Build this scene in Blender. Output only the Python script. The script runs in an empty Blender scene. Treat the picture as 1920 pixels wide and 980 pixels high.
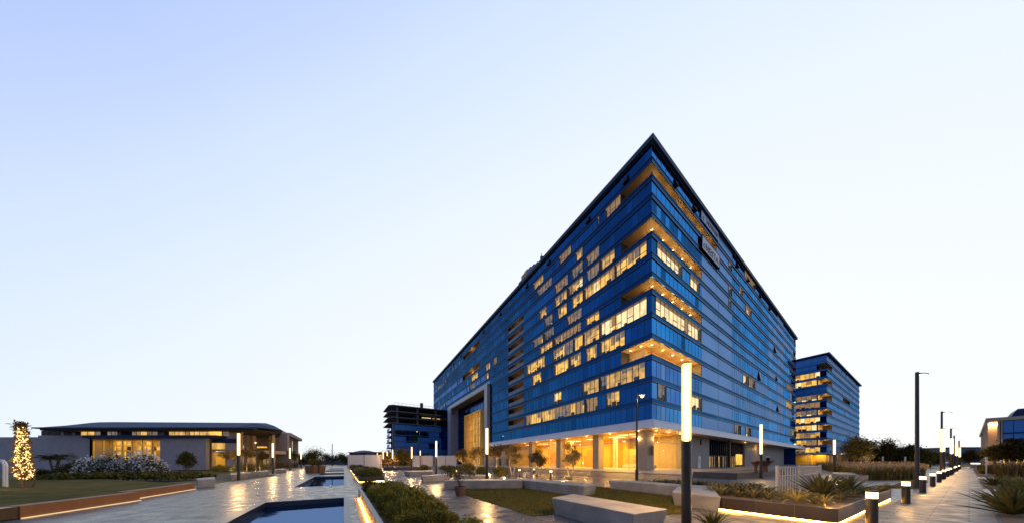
import bpy, math, random
import numpy as np
from mathutils import Vector, Matrix
R = math.radians
sc = bpy.context.scene
col = sc.collection
rng = random.Random(7)

# ------------------------------------------------------------------ camera
EYE = 1.6
cam_d = bpy.data.cameras.new("camera")
cam = bpy.data.objects.new("camera", cam_d); col.objects.link(cam)
cam_d.sensor_width = 36.0
cam_d.lens = 36.0 * 500.0 / 1920.0
cam_d.shift_y = (864.0 - 490.0) / 1920.0
cam_d.clip_start = 0.05; cam_d.clip_end = 6000.0
cam.location = (0, 0, EYE); cam.rotation_euler = (R(90), 0, 0)
sc.camera = cam

# ------------------------------------------------------------------ sky
SUN_EL, SUN_AZ = R(4.0), math.atan2(0.45, 0.85)      # dusk glow ahead and to the right
w = bpy.data.worlds.new("World"); sc.world = w; w.use_nodes = True
nt = w.node_tree; N = nt.nodes; L = nt.links
bg = N["Background"]
tc = N.new("ShaderNodeTexCoord")
dot = N.new("ShaderNodeVectorMath"); dot.operation = 'DOT_PRODUCT'
S = Vector((0.25, 0.60, -0.55)); S.normalize()
dot.inputs[1].default_value = S
L.new(tc.outputs["Generated"], dot.inputs[0])
nz = N.new("ShaderNodeTexNoise"); nz.inputs["Scale"].default_value = 1.6; nz.inputs["Detail"].default_value = 4
L.new(tc.outputs["Generated"], nz.inputs["Vector"])
nsub = N.new("ShaderNodeMath"); nsub.operation = 'MULTIPLY_ADD'
nsub.inputs[1].default_value = 0.10; nsub.inputs[2].default_value = -0.05
L.new(nz.outputs["Fac"], nsub.inputs[0])
add = N.new("ShaderNodeMath"); add.operation = 'ADD'
L.new(dot.outputs["Value"], add.inputs[0]); L.new(nsub.outputs[0], add.inputs[1])
mr = N.new("ShaderNodeMapRange"); mr.inputs[1].default_value = -1; mr.inputs[2].default_value = 1
L.new(add.outputs[0], mr.inputs[0])
ramp = N.new("ShaderNodeValToRGB")
stops = [(-1.0, (.09, .13, .27)), (-.62, (.27, .40, .74)), (-.40, (.46, .59, .985)), (-.30, (.56, .69, 1.0)), (-.20, (.675, .80, 1.0)), (-.10, (.755, .865, 1.0)),
         (.03, (.84, .925, 1.0)), (.20, (.905, .962, 1.0)), (.40, (.94, .98, 1.0)), (.7, (.96, .99, 1.0))]
el = ramp.color_ramp.elements
while len(el) < len(stops): el.new(0.5)
for e, (p, c) in zip(el, stops):
    e.position = (p + 1) / 2; e.color = (*c, 1)
L.new(mr.outputs[0], ramp.inputs[0])
sky = N.new("ShaderNodeTexSky"); sky.sky_type = 'NISHITA'; sky.sun_disc = False
sky.sun_elevation = SUN_EL; sky.sun_rotation = SUN_AZ
sky_s = N.new("ShaderNodeVectorMath"); sky_s.operation = 'SCALE'; sky_s.inputs["Scale"].default_value = 0.006
L.new(sky.outputs[0], sky_s.inputs[0])
sum_ = N.new("ShaderNodeVectorMath"); sum_.operation = 'ADD'
L.new(ramp.outputs[0], sum_.inputs[0]); L.new(sky_s.outputs[0], sum_.inputs[1])
L.new(sum_.outputs[0], bg.inputs["Color"]); bg.inputs["Strength"].default_value = 1.0

sun_d = bpy.data.lights.new("sun", 'SUN'); sun_d.energy = 0.25; sun_d.angle = R(20); sun_d.color = (1, .9, .78)
sun = bpy.data.objects.new("sun", sun_d); col.objects.link(sun)
sd = Vector((math.sin(SUN_AZ) * math.cos(SUN_EL), math.cos(SUN_AZ) * math.cos(SUN_EL), math.sin(SUN_EL)))
sun.rotation_euler = sd.to_track_quat('Z', 'Y').to_euler()
sun.location = (100, 200, 60)

vs = sc.view_settings
vs.view_transform = 'Standard'; vs.look = 'None'; vs.exposure = 0.0; vs.gamma = 1.0; vs.use_curve_mapping = False
cy = sc.cycles
cy.use_denoising = True; cy.max_bounces = 6; cy.diffuse_bounces = 3; cy.glossy_bounces = 3
cy.transmission_bounces = 4; cy.transparent_max_bounces = 12; cy.sample_clamp_indirect = 3.0
cy.caustics_reflective = False; cy.caustics_refractive = False

# ------------------------------------------------------------------ materials
def mat(name, c, rough=.6, metal=0.0, var=.12, scale=3.0, bump=0.0, bscale=None, spec=.5, c2=None, coat=0.0):
    m = bpy.data.materials.new(name); m.use_nodes = True
    t = m.node_tree; n = t.nodes; b = n["Principled BSDF"]
    b.inputs["Roughness"].default_value = rough; b.inputs["Metallic"].default_value = metal
    b.inputs["Specular IOR Level"].default_value = spec
    if coat: b.inputs["Coat Weight"].default_value = coat
    g = n.new("ShaderNodeNewGeometry")
    no = n.new("ShaderNodeTexNoise"); no.inputs["Scale"].default_value = scale; no.inputs["Detail"].default_value = 6
    no.inputs["Roughness"].default_value = .65
    t.links.new(g.outputs["Position"], no.inputs["Vector"])
    rp = n.new("ShaderNodeValToRGB")
    rp.color_ramp.elements[0].position = .3; rp.color_ramp.elements[1].position = .7
    if c2 is None:
        a = [max(0, x * (1 - var)) for x in c]; bb = [min(1, x * (1 + var)) for x in c]
    else: a, bb = c, c2
    rp.color_ramp.elements[0].color = (*a, 1); rp.color_ramp.elements[1].color = (*bb, 1)
    t.links.new(no.outputs["Fac"], rp.inputs[0]); t.links.new(rp.outputs[0], b.inputs["Base Color"])
    if bump:
        n2 = n.new("ShaderNodeTexNoise"); n2.inputs["Scale"].default_value = bscale or scale * 6; n2.inputs["Detail"].default_value = 5
        t.links.new(g.outputs["Position"], n2.inputs["Vector"])
        bp = n.new("ShaderNodeBump"); bp.inputs["Strength"].default_value = bump; bp.inputs["Distance"].default_value = .03
        t.links.new(n2.outputs["Fac"], bp.inputs["Height"]); t.links.new(bp.outputs[0], b.inputs["Normal"])
    return m

def emit(name, c, s, sample=True, noise=0.0, nscale=1.5):
    m = bpy.data.materials.new(name); m.use_nodes = True
    t = m.node_tree; n = t.nodes; n.remove(n["Principled BSDF"])
    e = n.new("ShaderNodeEmission"); e.inputs[0].default_value = (*c, 1); e.inputs[1].default_value = s
    if noise:
        g = n.new("ShaderNodeNewGeometry"); no = n.new("ShaderNodeTexNoise")
        no.inputs["Scale"].default_value = nscale; no.inputs["Detail"].default_value = 3
        t.links.new(g.outputs["Position"], no.inputs["Vector"])
        r = n.new("ShaderNodeMapRange"); r.inputs[1].default_value = .3; r.inputs[2].default_value = .7
        r.inputs[3].default_value = s * (1 - noise); r.inputs[4].default_value = s * (1 + noise)
        t.links.new(no.outputs["Fac"], r.inputs[0]); t.links.new(r.outputs[0], e.inputs[1])
    t.links.new(e.outputs[0], n["Material Output"].inputs[0])
    if not sample: m.cycles.emission_sampling = 'NONE'
    return m

def glowshade(name, c, s, tr=.5):
    m = bpy.data.materials.new(name); m.use_nodes = True
    t = m.node_tree; n = t.nodes; n.remove(n["Principled BSDF"])
    e = n.new("ShaderNodeEmission"); e.inputs[0].default_value = (*c, 1); e.inputs[1].default_value = s / (1 - tr)
    tb = n.new("ShaderNodeBsdfTransparent"); mi = n.new("ShaderNodeMixShader"); mi.inputs[0].default_value = tr
    t.links.new(e.outputs[0], mi.inputs[1]); t.links.new(tb.outputs[0], mi.inputs[2]); t.links.new(mi.outputs[0], n["Material Output"].inputs[0])
    return m

def paving(name, c1, c2, cm, ang, bw, rh, mortar=.012, rough=(.22, .5), spec=.5):
    m = bpy.data.materials.new(name); m.use_nodes = True
    t = m.node_tree; n = t.nodes; b = n["Principled BSDF"]; b.inputs["Specular IOR Level"].default_value = spec
    g = n.new("ShaderNodeNewGeometry"); mp = n.new("ShaderNodeMapping")
    mp.inputs["Rotation"].default_value = (0, 0, ang)
    t.links.new(g.outputs["Position"], mp.inputs["Vector"])
    br = n.new("ShaderNodeTexBrick"); br.inputs["Scale"].default_value = 1; br.inputs["Brick Width"].default_value = bw
    br.inputs["Row Height"].default_value = rh; br.inputs["Mortar Size"].default_value = mortar
    br.inputs["Color1"].default_value = (*c1, 1); br.inputs["Color2"].default_value = (*c2, 1); br.inputs["Mortar"].default_value = (*cm, 1)
    br.inputs["Mortar Smooth"].default_value = .3
    t.links.new(mp.outputs[0], br.inputs["Vector"])
    no = n.new("ShaderNodeTexNoise"); no.inputs["Scale"].default_value = .7; no.inputs["Detail"].default_value = 8; no.inputs["Roughness"].default_value = .7
    t.links.new(g.outputs["Position"], no.inputs["Vector"])
    r0 = n.new("ShaderNodeMapRange"); r0.inputs[1].default_value = .3; r0.inputs[2].default_value = .7
    r0.inputs[3].default_value = .62; r0.inputs[4].default_value = 1.28
    t.links.new(no.outputs["Fac"], r0.inputs[0])
    mx = n.new("ShaderNodeVectorMath"); mx.operation = 'SCALE'
    t.links.new(br.outputs["Color"], mx.inputs[0]); t.links.new(r0.outputs[0], mx.inputs["Scale"])
    t.links.new(mx.outputs[0], b.inputs["Base Color"])
    n2 = n.new("ShaderNodeTexNoise"); n2.inputs["Scale"].default_value = 2.3; n2.inputs["Detail"].default_value = 5
    t.links.new(g.outputs["Position"], n2.inputs["Vector"])
    r1 = n.new("ShaderNodeMapRange"); r1.inputs[1].default_value = .35; r1.inputs[2].default_value = .65
    r1.inputs[3].default_value = rough[0]; r1.inputs[4].default_value = rough[1]
    t.links.new(n2.outputs["Fac"], r1.inputs[0]); t.links.new(r1.outputs[0], b.inputs["Roughness"])
    inv = n.new("ShaderNodeMath"); inv.operation = 'MULTIPLY_ADD'; inv.inputs[1].default_value = -1.0; inv.inputs[2].default_value = 1
    t.links.new(br.outputs["Fac"], inv.inputs[0])
    n3 = n.new("ShaderNodeTexNoise"); n3.inputs["Scale"].default_value = 9; n3.inputs["Detail"].default_value = 4
    t.links.new(g.outputs["Position"], n3.inputs["Vector"])
    hs = n.new("ShaderNodeMath"); hs.operation = 'MULTIPLY_ADD'; hs.inputs[1].default_value = .35
    t.links.new(n3.outputs["Fac"], hs.inputs[0]); t.links.new(inv.outputs[0], hs.inputs[2])
    bp = n.new("ShaderNodeBump"); bp.inputs["Strength"].default_value = .35; bp.inputs["Distance"].default_value = .02
    t.links.new(hs.outputs[0], bp.inputs["Height"]); t.links.new(bp.outputs[0], b.inputs["Normal"])
    return m

def clear_glass(name, tint=(.95, .97, 1), refl=(.5, .7, 1), base=.045):
    m = bpy.data.materials.new(name); m.use_nodes = True
    t = m.node_tree; n = t.nodes; n.remove(n["Principled BSDF"])
    tr = n.new("ShaderNodeBsdfTransparent"); tr.inputs[0].default_value = (*tint, 1)
    gl = n.new("ShaderNodeBsdfGlossy"); gl.inputs[0].default_value = (*refl, 1); gl.inputs["Roughness"].default_value = .03
    mi = n.new("ShaderNodeMixShader")
    mi.inputs[0].default_value = base; t.links.new(tr.outputs[0], mi.inputs[1]); t.links.new(gl.outputs[0], mi.inputs[2])
    t.links.new(mi.outputs[0], n["Material Output"].inputs[0])
    return m

UV2 = Vector((-.533, .846)).normalized()          # plaza axis running away from the camera
VV2 = Vector((UV2.y, -UV2.x))                      # across, to the right
WW2 = Vector((.864, .504)).normalized()            # right-hand path axis
NN2 = Vector((WW2.y, -WW2.x))
angU = -math.atan2(UV2.y, UV2.x); angW = -math.atan2(WW2.y, WW2.x)

M = {}
M['paving'] = paving('stone paving', (.125, .114, .108), (.168, .152, .142), (.035, .032, .032), angU, .9, .45, .012, (.2, .46), .36)
M['path'] = paving('path slabs', (.145, .13, .115), (.235, .21, .18), (.03, .027, .024), angW + math.pi / 2, 1.15, .34, .016, (.36, .6), .28)
M['side'] = paving('pale slabs', (.30, .28, .26), (.36, .335, .31), (.14, .13, .12), angU, 1.2, .6, .012, (.3, .55))
M['asphalt'] = mat('asphalt', (.045, .045, .05), .45, var=.3, scale=2, bump=.15, bscale=60)
M['soil'] = mat('soil', (.10, .062, .035), .95, c2=(.19, .12, .06), scale=5, bump=.6, bscale=25)
M['lawn'] = mat('lawn', (.040, .044, .009), .95, c2=(.15, .105, .018), scale=1.0, bump=.8, bscale=40, spec=.1)
M['ground'] = mat('ground', (.06, .06, .035), .95, var=.3, scale=.2)
M['concrete'] = mat('concrete', (.29, .27, .245), .62, var=.32, scale=1.3, bump=.12, bscale=30)
M['corten'] = mat('corten steel', (.20, .075, .028), .6, c2=(.28, .115, .045), scale=3, bump=.08)
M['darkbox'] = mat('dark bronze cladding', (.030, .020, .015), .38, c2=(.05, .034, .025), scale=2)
M['steelbox'] = mat('lighter bronze cladding', (.16, .12, .085), .42, metal=.3, var=.2, scale=2)
M['greybox'] = mat('charcoal stone', (.06, .058, .056), .55, var=.2)
M['coping'] = mat('granite coping', (.16, .17, .19), .4, var=.2, scale=8)
M['pooltile'] = mat('pool lining', (.018, .022, .030), .3, var=.3)
M['pole'] = mat('bronze metal pole', (.055, .047, .040), .42, metal=.55, var=.15)
M['darkpole'] = mat('dark grey metal', (.035, .036, .040), .4, metal=.5, var=.15)
M['white'] = mat('white paint', (.72, .71, .69), .45, var=.06)
M['railwhite'] = mat('cream painted metal', (.50, .45, .37), .5, var=.08)
M['cream'] = mat('cream render', (.60, .475, .34), .75, var=.08, scale=1.2)
M['mauve'] = mat('grey render', (.42, .355, .34), .85, var=.1, scale=1)
M['roofmetal'] = mat('blue grey roof metal', (.022, .045, .105), .6, var=.25, scale=.5, spec=.2)
M['slabgrey'] = mat('bare concrete slab', (.17, .17, .185), .8, var=.2)
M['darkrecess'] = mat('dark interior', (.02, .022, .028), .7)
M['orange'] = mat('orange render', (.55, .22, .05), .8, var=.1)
M['navy'] = mat('navy spandrel', (.013, .052, .19), .5, var=.2, scale=.4, spec=.08)
M['ledge'] = mat('grey aluminium', (.07, .11, .20), .5, metal=.0, var=.1)
M['mullion'] = mat('dark mullion', (.010, .020, .05), .35, metal=.4)
M['soffit'] = mat('tan soffit boards', (.36, .25, .13), .55, var=.12, scale=1.5)
M['fascia'] = mat('white metal fascia', (.55, .57, .64), .42, metal=.0, var=.07, scale=.6)
M['stone'] = mat('grey stone cladding', (.24, .225, .215), .6, var=.1, scale=.8)
M['stonewarm'] = mat('tan stone cladding', (.33, .26, .18), .6, var=.1, scale=.8)
M['gold'] = mat('golden timber', (.82, .54, .08), .5, var=.12, scale=.8)
M['gold2'] = mat('amber panel', (.62, .32, .06), .5, var=.1, scale=.8)
M['gold3'] = mat('pale stone floor', (.70, .58, .36), .35, var=.08, scale=1)
M['sofa'] = mat('cream upholstery', (.65, .56, .42), .8, var=.08, scale=4)
M['black'] = mat('black plastic', (.015, .015, .016), .5)
M['bark'] = mat('bark', (.11, .075, .045), .9, var=.3, scale=12, bump=.5)
M['palebark'] = mat('pale bark', (.42, .33, .23), .8, var=.2, scale=10, bump=.3)
M['pot'] = mat('terracotta pot', (.15, .075, .045), .75, var=.2, scale=8)
M['pavgold'] = mat('channel stone', (.45, .38, .27), .7, var=.12, scale=5)
def leafm(n, a, b, sc_=2.2):
    m = mat(n, a, .65, c2=b, scale=sc_, spec=.12); t = m.node_tree; nn = t.nodes; pb = nn["Principled BSDF"]
    src = pb.inputs["Base Color"].links[0].from_socket
    oi = nn.new("ShaderNodeObjectInfo"); r = nn.new("ShaderNodeMapRange"); r.inputs[3].default_value = .55; r.inputs[4].default_value = 1.4
    v = nn.new("ShaderNodeVectorMath"); v.operation = 'SCALE'
    t.links.new(oi.outputs["Random"], r.inputs[0]); t.links.new(src, v.inputs[0]); t.links.new(r.outputs[0], v.inputs["Scale"]); t.links.new(v.outputs[0], pb.inputs["Base Color"])
    return m
M['leaf_dark'] = leafm('dark foliage', (.034, .038, .008), (.105, .090, .018))
M['leaf_mid'] = leafm('mid foliage', (.065, .065, .011), (.17, .135, .024))
M['leaf_olive'] = leafm('juniper foliage', (.090, .094, .013), (.32, .25, .036), 7)
M['leaf_lit'] = leafm('amber lit foliage', (.22, .15, .055), (.46, .30, .11), 3)  # amber light on the lit trees is put into this leaf colour
M['leaf_agave'] = leafm('agave leaf', (.070, .080, .024), (.165, .15, .045), 4)
M['leaf_brom'] = leafm('grey green leaf', (.13, .115, .045), (.31, .24, .09), 4)
M['leaf_yel'] = leafm('yellow striped leaf', (.20, .15, .035), (.48, .36, .08), 9)
M['leaf_grass'] = leafm('ornamental grass', (.080, .070, .016), (.22, .155, .045), 1.2)
M['leaf_tip'] = leafm('grass plume', (.34, .23, .11), (.5, .36, .19), 2)
M['leaf_brown'] = leafm('dry frond', (.07, .045, .025), (.16, .10, .05), 5)
M['flower'] = leafm('white blossom', (.5, .5, .53), (.75, .72, .70), 5)
M['lamp'] = glowshade('lamp diffuser', (1, .66, .24), .95)
M['lampcore'] = glowshade('lamp core', (1, .80, .48), 3.4)
M['bollard_glow'] = glowshade('bollard glow', (1, .72, .34), 3.2)
M['led'] = emit('amber strip light', (1, .44, .06), 38)
M['led_soft'] = emit('soft strip light', (1, .66, .34), 1.1)
M['bulb'] = emit('fairy light', (1, .60, .20), 3.6, sample=False)
M['head'] = emit('street lamp glow', (1, .70, .30), 5)
M['coolhead'] = emit('pale lamp glow', (1, .95, .85), 3.0, sample=False)
M['down'] = emit('downlight', (1, .66, .25), 9, sample=False)
M['ceil'] = emit('lobby ceiling light', (1, .66, .24), 2.2, sample=False)
M['lit_a'] = emit('bright office', (1, .54, .095), 1.15, False, .40, .9)
M['lit_b'] = emit('office light', (1, .56, .14), .74, False, .5, .9)
M['lit_c'] = emit('dim office', (.62, .50, .42), .30, False, .5, 1.1)
M['lit_d'] = emit('blind lit from inside', (1, .56, .22), .36, False, .3, 3)
M['lit_w'] = emit('white office light', (1, .74, .36), 1.25, False, .3, .9)
M['furn'] = mat('office furniture', (.06, .04, .025), .7)
M['pane'] = clear_glass('window pane')
M['lobbyglass'] = clear_glass('lobby glass', (.98, .97, .94), (.5, .6, 1), .035)

def bluemirror(name, c, rough=.05, var=.24):
    m = bpy.data.materials.new(name); m.use_nodes = True
    t = m.node_tree; n = t.nodes; n.remove(n["Principled BSDF"])
    g = n.new("ShaderNodeNewGeometry"); no = n.new("ShaderNodeTexNoise"); no.inputs["Scale"].default_value = .16; no.inputs["Detail"].default_value = 5
    t.links.new(g.outputs["Position"], no.inputs["Vector"])
    rp = n.new("ShaderNodeValToRGB"); rp.color_ramp.elements[0].position = .3; rp.color_ramp.elements[1].position = .7
    rp.color_ramp.elements[0].color = (*[x * (1 - var) for x in c], 1); rp.color_ramp.elements[1].color = (*[x * (1 + var) for x in c], 1)
    t.links.new(no.outputs["Fac"], rp.inputs[0])
    gl = n.new("ShaderNodeBsdfGlossy"); gl.inputs["Roughness"].default_value = rough
    t.links.new(rp.outputs[0], gl.inputs[0]); t.links.new(gl.outputs[0], n["Material Output"].inputs[0])
    return m
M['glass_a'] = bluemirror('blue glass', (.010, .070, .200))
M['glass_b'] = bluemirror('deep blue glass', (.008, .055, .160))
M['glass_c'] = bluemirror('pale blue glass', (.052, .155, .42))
M['glass_r'] = bluemirror('bright blue glass', (.024, .185, .50))  # right face: the brighter sky it mirrors is put into the tint
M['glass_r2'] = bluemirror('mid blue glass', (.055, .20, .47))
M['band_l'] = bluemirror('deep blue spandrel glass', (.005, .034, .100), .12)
M['band_r'] = bluemirror('blue spandrel glass', (.014, .075, .20), .12)  # brighter than the left bands: mirrored sky put into the tint
M['panel_pale'] = bluemirror('pale blue panel', (.13, .24, .46), .35, .06)
def watermat():
    m = bpy.data.materials.new('pool water'); m.use_nodes = True
    t = m.node_tree; n = t.nodes; n.remove(n["Principled BSDF"])
    gl = n.new("ShaderNodeBsdfGlossy"); gl.inputs[0].default_value = (.13, .215, .42, 1); gl.inputs["Roughness"].default_value = .03
    df = n.new("ShaderNodeBsdfDiffuse"); df.inputs[0].default_value = (.015, .04, .10, 1)
    g = n.new("ShaderNodeNewGeometry"); no = n.new("ShaderNodeTexNoise"); no.inputs["Scale"].default_value = 3.0; no.inputs["Detail"].default_value = 3
    t.links.new(g.outputs["Position"], no.inputs["Vector"])
    bp = n.new("ShaderNodeBump"); bp.inputs["Strength"].default_value = .06; bp.inputs["Distance"].default_value = .02
    t.links.new(no.outputs["Fac"], bp.inputs["Height"]); t.links.new(bp.outputs[0], gl.inputs["Normal"])
    mi = n.new("ShaderNodeMixShader"); mi.inputs[0].default_value = .85
    t.links.new(df.outputs[0], mi.inputs[1]); t.links.new(gl.outputs[0], mi.inputs[2]); t.links.new(mi.outputs[0], n["Material Output"].inputs[0])
    return m
M['water'] = watermat()
M['glass_f'] = mat('diffuse blue glass', (.05, .23, .60), .18, var=.25, scale=.08, spec=.3)  # blue diffuse colour stands in for sky reflection on these faces
M['portalgrey'] = mat('grey portal panels', (.36, .36, .40), .4, var=.08, scale=.5)
M['signblue'] = mat('pale sign board', (.20, .30, .48), .4, var=.05)
M['signwhite'] = mat('grey white sign board', (.42, .46, .55), .4, var=.05)
M['ink'] = mat('dark lettering', (.012, .016, .03), .5)
M['carpaint'] = mat('silver car paint', (.35, .36, .38), .3, metal=.6, coat=.5)
M['rubber'] = mat('tyre rubber', (.02, .02, .02), .8)

# ------------------------------------------------------------------ mesh builder
def cumloc(o):
    v = Vector((0, 0, 0))
    while o is not None:
        v += o.location; o = o.parent
    return v

class MB:
    def __init__(s): s.v = []; s.f = []; s.m = []; s.mats = []
    def mi(s, k):
        if k not in s.mats: s.mats.append(k)
        return s.mats.index(k)
    def poly(s, pts, k):
        b = len(s.v); s.v.extend([tuple(p) for p in pts]); s.f.append(tuple(range(b, b + len(pts)))); s.m.append(s.mi(k))
    def hexa(s, p, k):       # p: 8 pts, bottom 4 (ccw) + top 4
        b = len(s.v); s.v.extend([tuple(q) for q in p]); i = s.mi(k)
        for f in ((3, 2, 1, 0), (4, 5, 6, 7), (0, 1, 5, 4), (1, 2, 6, 5), (2, 3, 7, 6), (3, 0, 4, 7)):
            s.f.append(tuple(b + x for x in f)); s.m.append(i)
    def box(s, c, d, k, rz=0.0):
        ca, sa = math.cos(rz), math.sin(rz); P = []
        for z in (c[2] - d[2] / 2, c[2] + d[2] / 2):
            for x, y in ((-1, -1), (1, -1), (1, 1), (-1, 1)):
                X, Y = x * d[0] / 2, y * d[1] / 2
                P.append((c[0] + X * ca - Y * sa, c[1] + X * sa + Y * ca, z))
        s.hexa(P, k)
    def prism(s, poly, z0, z1, k, poly_b=None, ktop=None):
        n = len(poly); b = len(s.v); pb = poly_b or poly
        s.v.extend([(p[0], p[1], z0) for p in pb]); s.v.extend([(p[0], p[1], z1) for p in poly])
        i = s.mi(k); it = s.mi(ktop) if ktop else i
        s.f.append(tuple(range(b + n - 1, b - 1, -1))); s.m.append(i)
        s.f.append(tuple(range(b + n, b + 2 * n))); s.m.append(it)
        for j in range(n):
            q = (j + 1) % n
            s.f.append((b + j, b + q, b + n + q, b + n + j)); s.m.append(i)
    def tube(s, path, radii, k, n=8, cap=True):
        b = len(s.v); i = s.mi(k); m = len(path)
        for j, p in enumerate(path):
            p = Vector(p); d = Vector(path[min(j + 1, m - 1)]) - Vector(path[max(j - 1, 0)])
            if d.length < 1e-9: d = Vector((0, 0, 1))
            d.normalize(); a = d.cross(Vector((.31, .95, .03)));
            if a.length < .1: a = d.cross(Vector((1, 0, 0)))
            a.normalize(); c = d.cross(a)
            for q in range(n):
                t = 2 * math.pi * q / n
                s.v.append(tuple(p + (a * math.cos(t) + c * math.sin(t)) * radii[j]))
        for j in range(m - 1):
            for q in range(n):
                r = (q + 1) % n
                s.f.append((b + j * n + q, b + j * n + r, b + (j + 1) * n + r, b + (j + 1) * n + q)); s.m.append(i)
        if cap:
            s.f.append(tuple(b + q for q in range(n - 1, -1, -1))); s.m.append(i)
            s.f.append(tuple(b + (m - 1) * n + q for q in range(n))); s.m.append(i)
    def lathe(s, prof, c, k, n=16):
        s.tube([(c[0], c[1], c[2] + z) for r, z in prof], [r for r, z in prof], k, n)
    def ball(s, c, r, k, n=6):
        pr = [(max(.001, math.sin(t)) * r, -math.cos(t) * r) for t in [math.pi * j / n for j in range(n + 1)]]
        s.lathe(pr, c, k, n + 2)
    def leaf(s, p, d, up, ln, wd, k, fold=.25):
        d = d.normalized(); sd_ = d.cross(up)
        if sd_.length < .05: sd_ = d.cross(Vector((1, .2, 0)))
        sd_.normalize(); nn = sd_.cross(d)
        m_ = p + d * ln * .5 - nn * ln * .05
        b = len(s.v); i = s.mi(k)
        s.v.extend([tuple(p), tuple(m_ + sd_ * wd / 2 + nn * wd * fold), tuple(p + d * ln - nn * ln * .15), tuple(m_ - sd_ * wd / 2 + nn * wd * fold)])
        s.f.append((b, b + 1, b + 2)); s.m.append(i); s.f.append((b, b + 2, b + 3)); s.m.append(i)
    def build(s, name, parent=None, smooth=False, local=False, bevel=0.0):
        me = bpy.data.meshes.new(name)
        V = np.array(s.v, dtype=float).reshape(-1, 3)
        if parent is not None:
            off = Vector((0, 0, 0)) if local else cumloc(parent)
        elif local: off = Vector((0, 0, 0))
        else: off = Vector(((V[:, 0].min() + V[:, 0].max()) / 2, (V[:, 1].min() + V[:, 1].max()) / 2, V[:, 2].min()))
        V = V - np.array(off)
        me.from_pydata(V.tolist(), [], s.f)
        for k in s.mats: me.materials.append(M[k])
        me.polygons.foreach_set("material_index", s.m)
        if smooth: me.polygons.foreach_set("use_smooth", [True] * len(s.f))
        me.update()
        o = bpy.data.objects.new(name, me); col.objects.link(o)
        if parent is not None: o.parent = parent
        elif not local: o.location = off
        if bevel:
            bm = o.modifiers.new("bevel", 'BEVEL'); bm.width = bevel; bm.segments = 2; bm.limit_method = 'ANGLE'
        return o

def tag(o, label, cat, group=None):
    o['label'] = label; o['category'] = cat
    if group: o['group'] = group
    return o
def struct(o, kind='structure'): o['kind'] = kind; return o
def thing(name, label, cat, loc=(0, 0, 0), group=None):
    o = bpy.data.objects.new(name, None); col.objects.link(o); o.location = loc; o.empty_display_size = .3
    return tag(o, label, cat, group)
def copy_tree(o, loc=None, rz=0.0, sc_=1.0, label=None, group=None):
    def rec(x, par):
        c = x.copy(); col.objects.link(c); c.parent = par
        for ch in list(x.children): rec(ch, c)
        return c
    c = rec(o, None)
    if loc is not None: c.location = loc
    c.rotation_euler = (0, 0, rz); c.scale = (sc_,) * 3 if not isinstance(sc_, tuple) else sc_
    if label: c['label'] = label
    if group: c['group'] = group
    return c
def point(name, loc, W, c=(1, .65, .3), r=.1, parent=None):
    d = bpy.data.lights.new(name, 'POINT'); d.energy = W; d.color = c; d.shadow_soft_size = r
    o = bpy.data.objects.new(name, d); col.objects.link(o)
    if parent is not None: o.parent = parent; o.location = Vector(loc) - cumloc(parent)
    else: o.location = loc
    return o
def area(name, loc, W, sx, sy, c=(1, .65, .3), parent=None, rz=0, down=True):
    d = bpy.data.lights.new(name, 'AREA'); d.energy = W; d.color = c; d.shape = 'RECTANGLE'; d.size = sx; d.size_y = sy
    o = bpy.data.objects.new(name, d); col.objects.link(o); o.rotation_euler = (0 if down else math.pi, 0, rz)
    if parent is not None: o.parent = parent; o.location = Vector(loc) - cumloc(parent)
    else: o.location = loc
    return o

def G(px, py, z=0.0):       # photo pixel -> point at height z
    Y = (EYE - z) * 500.0 / (py - 864.0)
    return Vector(((px - 960.0) / 500.0 * Y, Y, z))
def A(px, py, Y):           # photo pixel at depth Y
    return Vector(((px - 960.0) / 500.0 * Y, Y, EYE + (864.0 - py) / 500.0 * Y))
def AB(a, b, z=0.0): p = UV2 * a + VV2 * b; return Vector((p.x, p.y, z))
def TN(t, n, z=0.0): p = WW2 * t + NN2 * n; return Vector((p.x, p.y, z))

# ================================================================== GROUND
b = MB(); b.poly([(-2500, -300, -.42), (2500, -300, -.42), (2500, 3000, -.42), (-2500, 3000, -.42)], 'ground')
struct(b.build('ground'))

pools = [(-4.0, 13.9), (21.1, 34.8), (38.6, 43.6), (50.6, 57.0), (63.5, 70.0)]
b = MB()
def rect(mb, a0, a1, b0, b1, z, k): mb.poly([AB(a0, b0, z), AB(a0, b1, z), AB(a1, b1, z), AB(a1, b0, z)], k)
rect(b, -14, 150, -90, -2.58, 0, 'paving')
edges = [-14] + [x for p in pools for x in p] + [150]
for i in range(0, len(edges), 2): rect(b, edges[i], edges[i + 1], -2.58, 0, 0, 'paving')
rect(b, -14, 150, 0, .37, 0, 'paving')
rect(b, 13.6, 150, .37, .6, 0, 'paving'); rect(b, -14, -4, .37, .6, 0, 'paving')
rect(b, -14, 150, .6, 150, 0, 'paving')
struct(b.build('plaza_paving'))
b = MB()       # sunk lit channel beside the pools
for q in ((AB(-4, .37), AB(13.6, .37)), (AB(13.6, .37), AB(13.6, .6)), (AB(-4, .6), AB(13.6, .6))):
    b.poly([q[0], q[1], q[1] + Vector((0, 0, -.08)), q[0] + Vector((0, 0, -.08))], 'pavgold')
rect(b, -4, 13.6, .37, .6, -.08, 'pavgold')
struct(b.build('channel_floor'))
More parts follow.
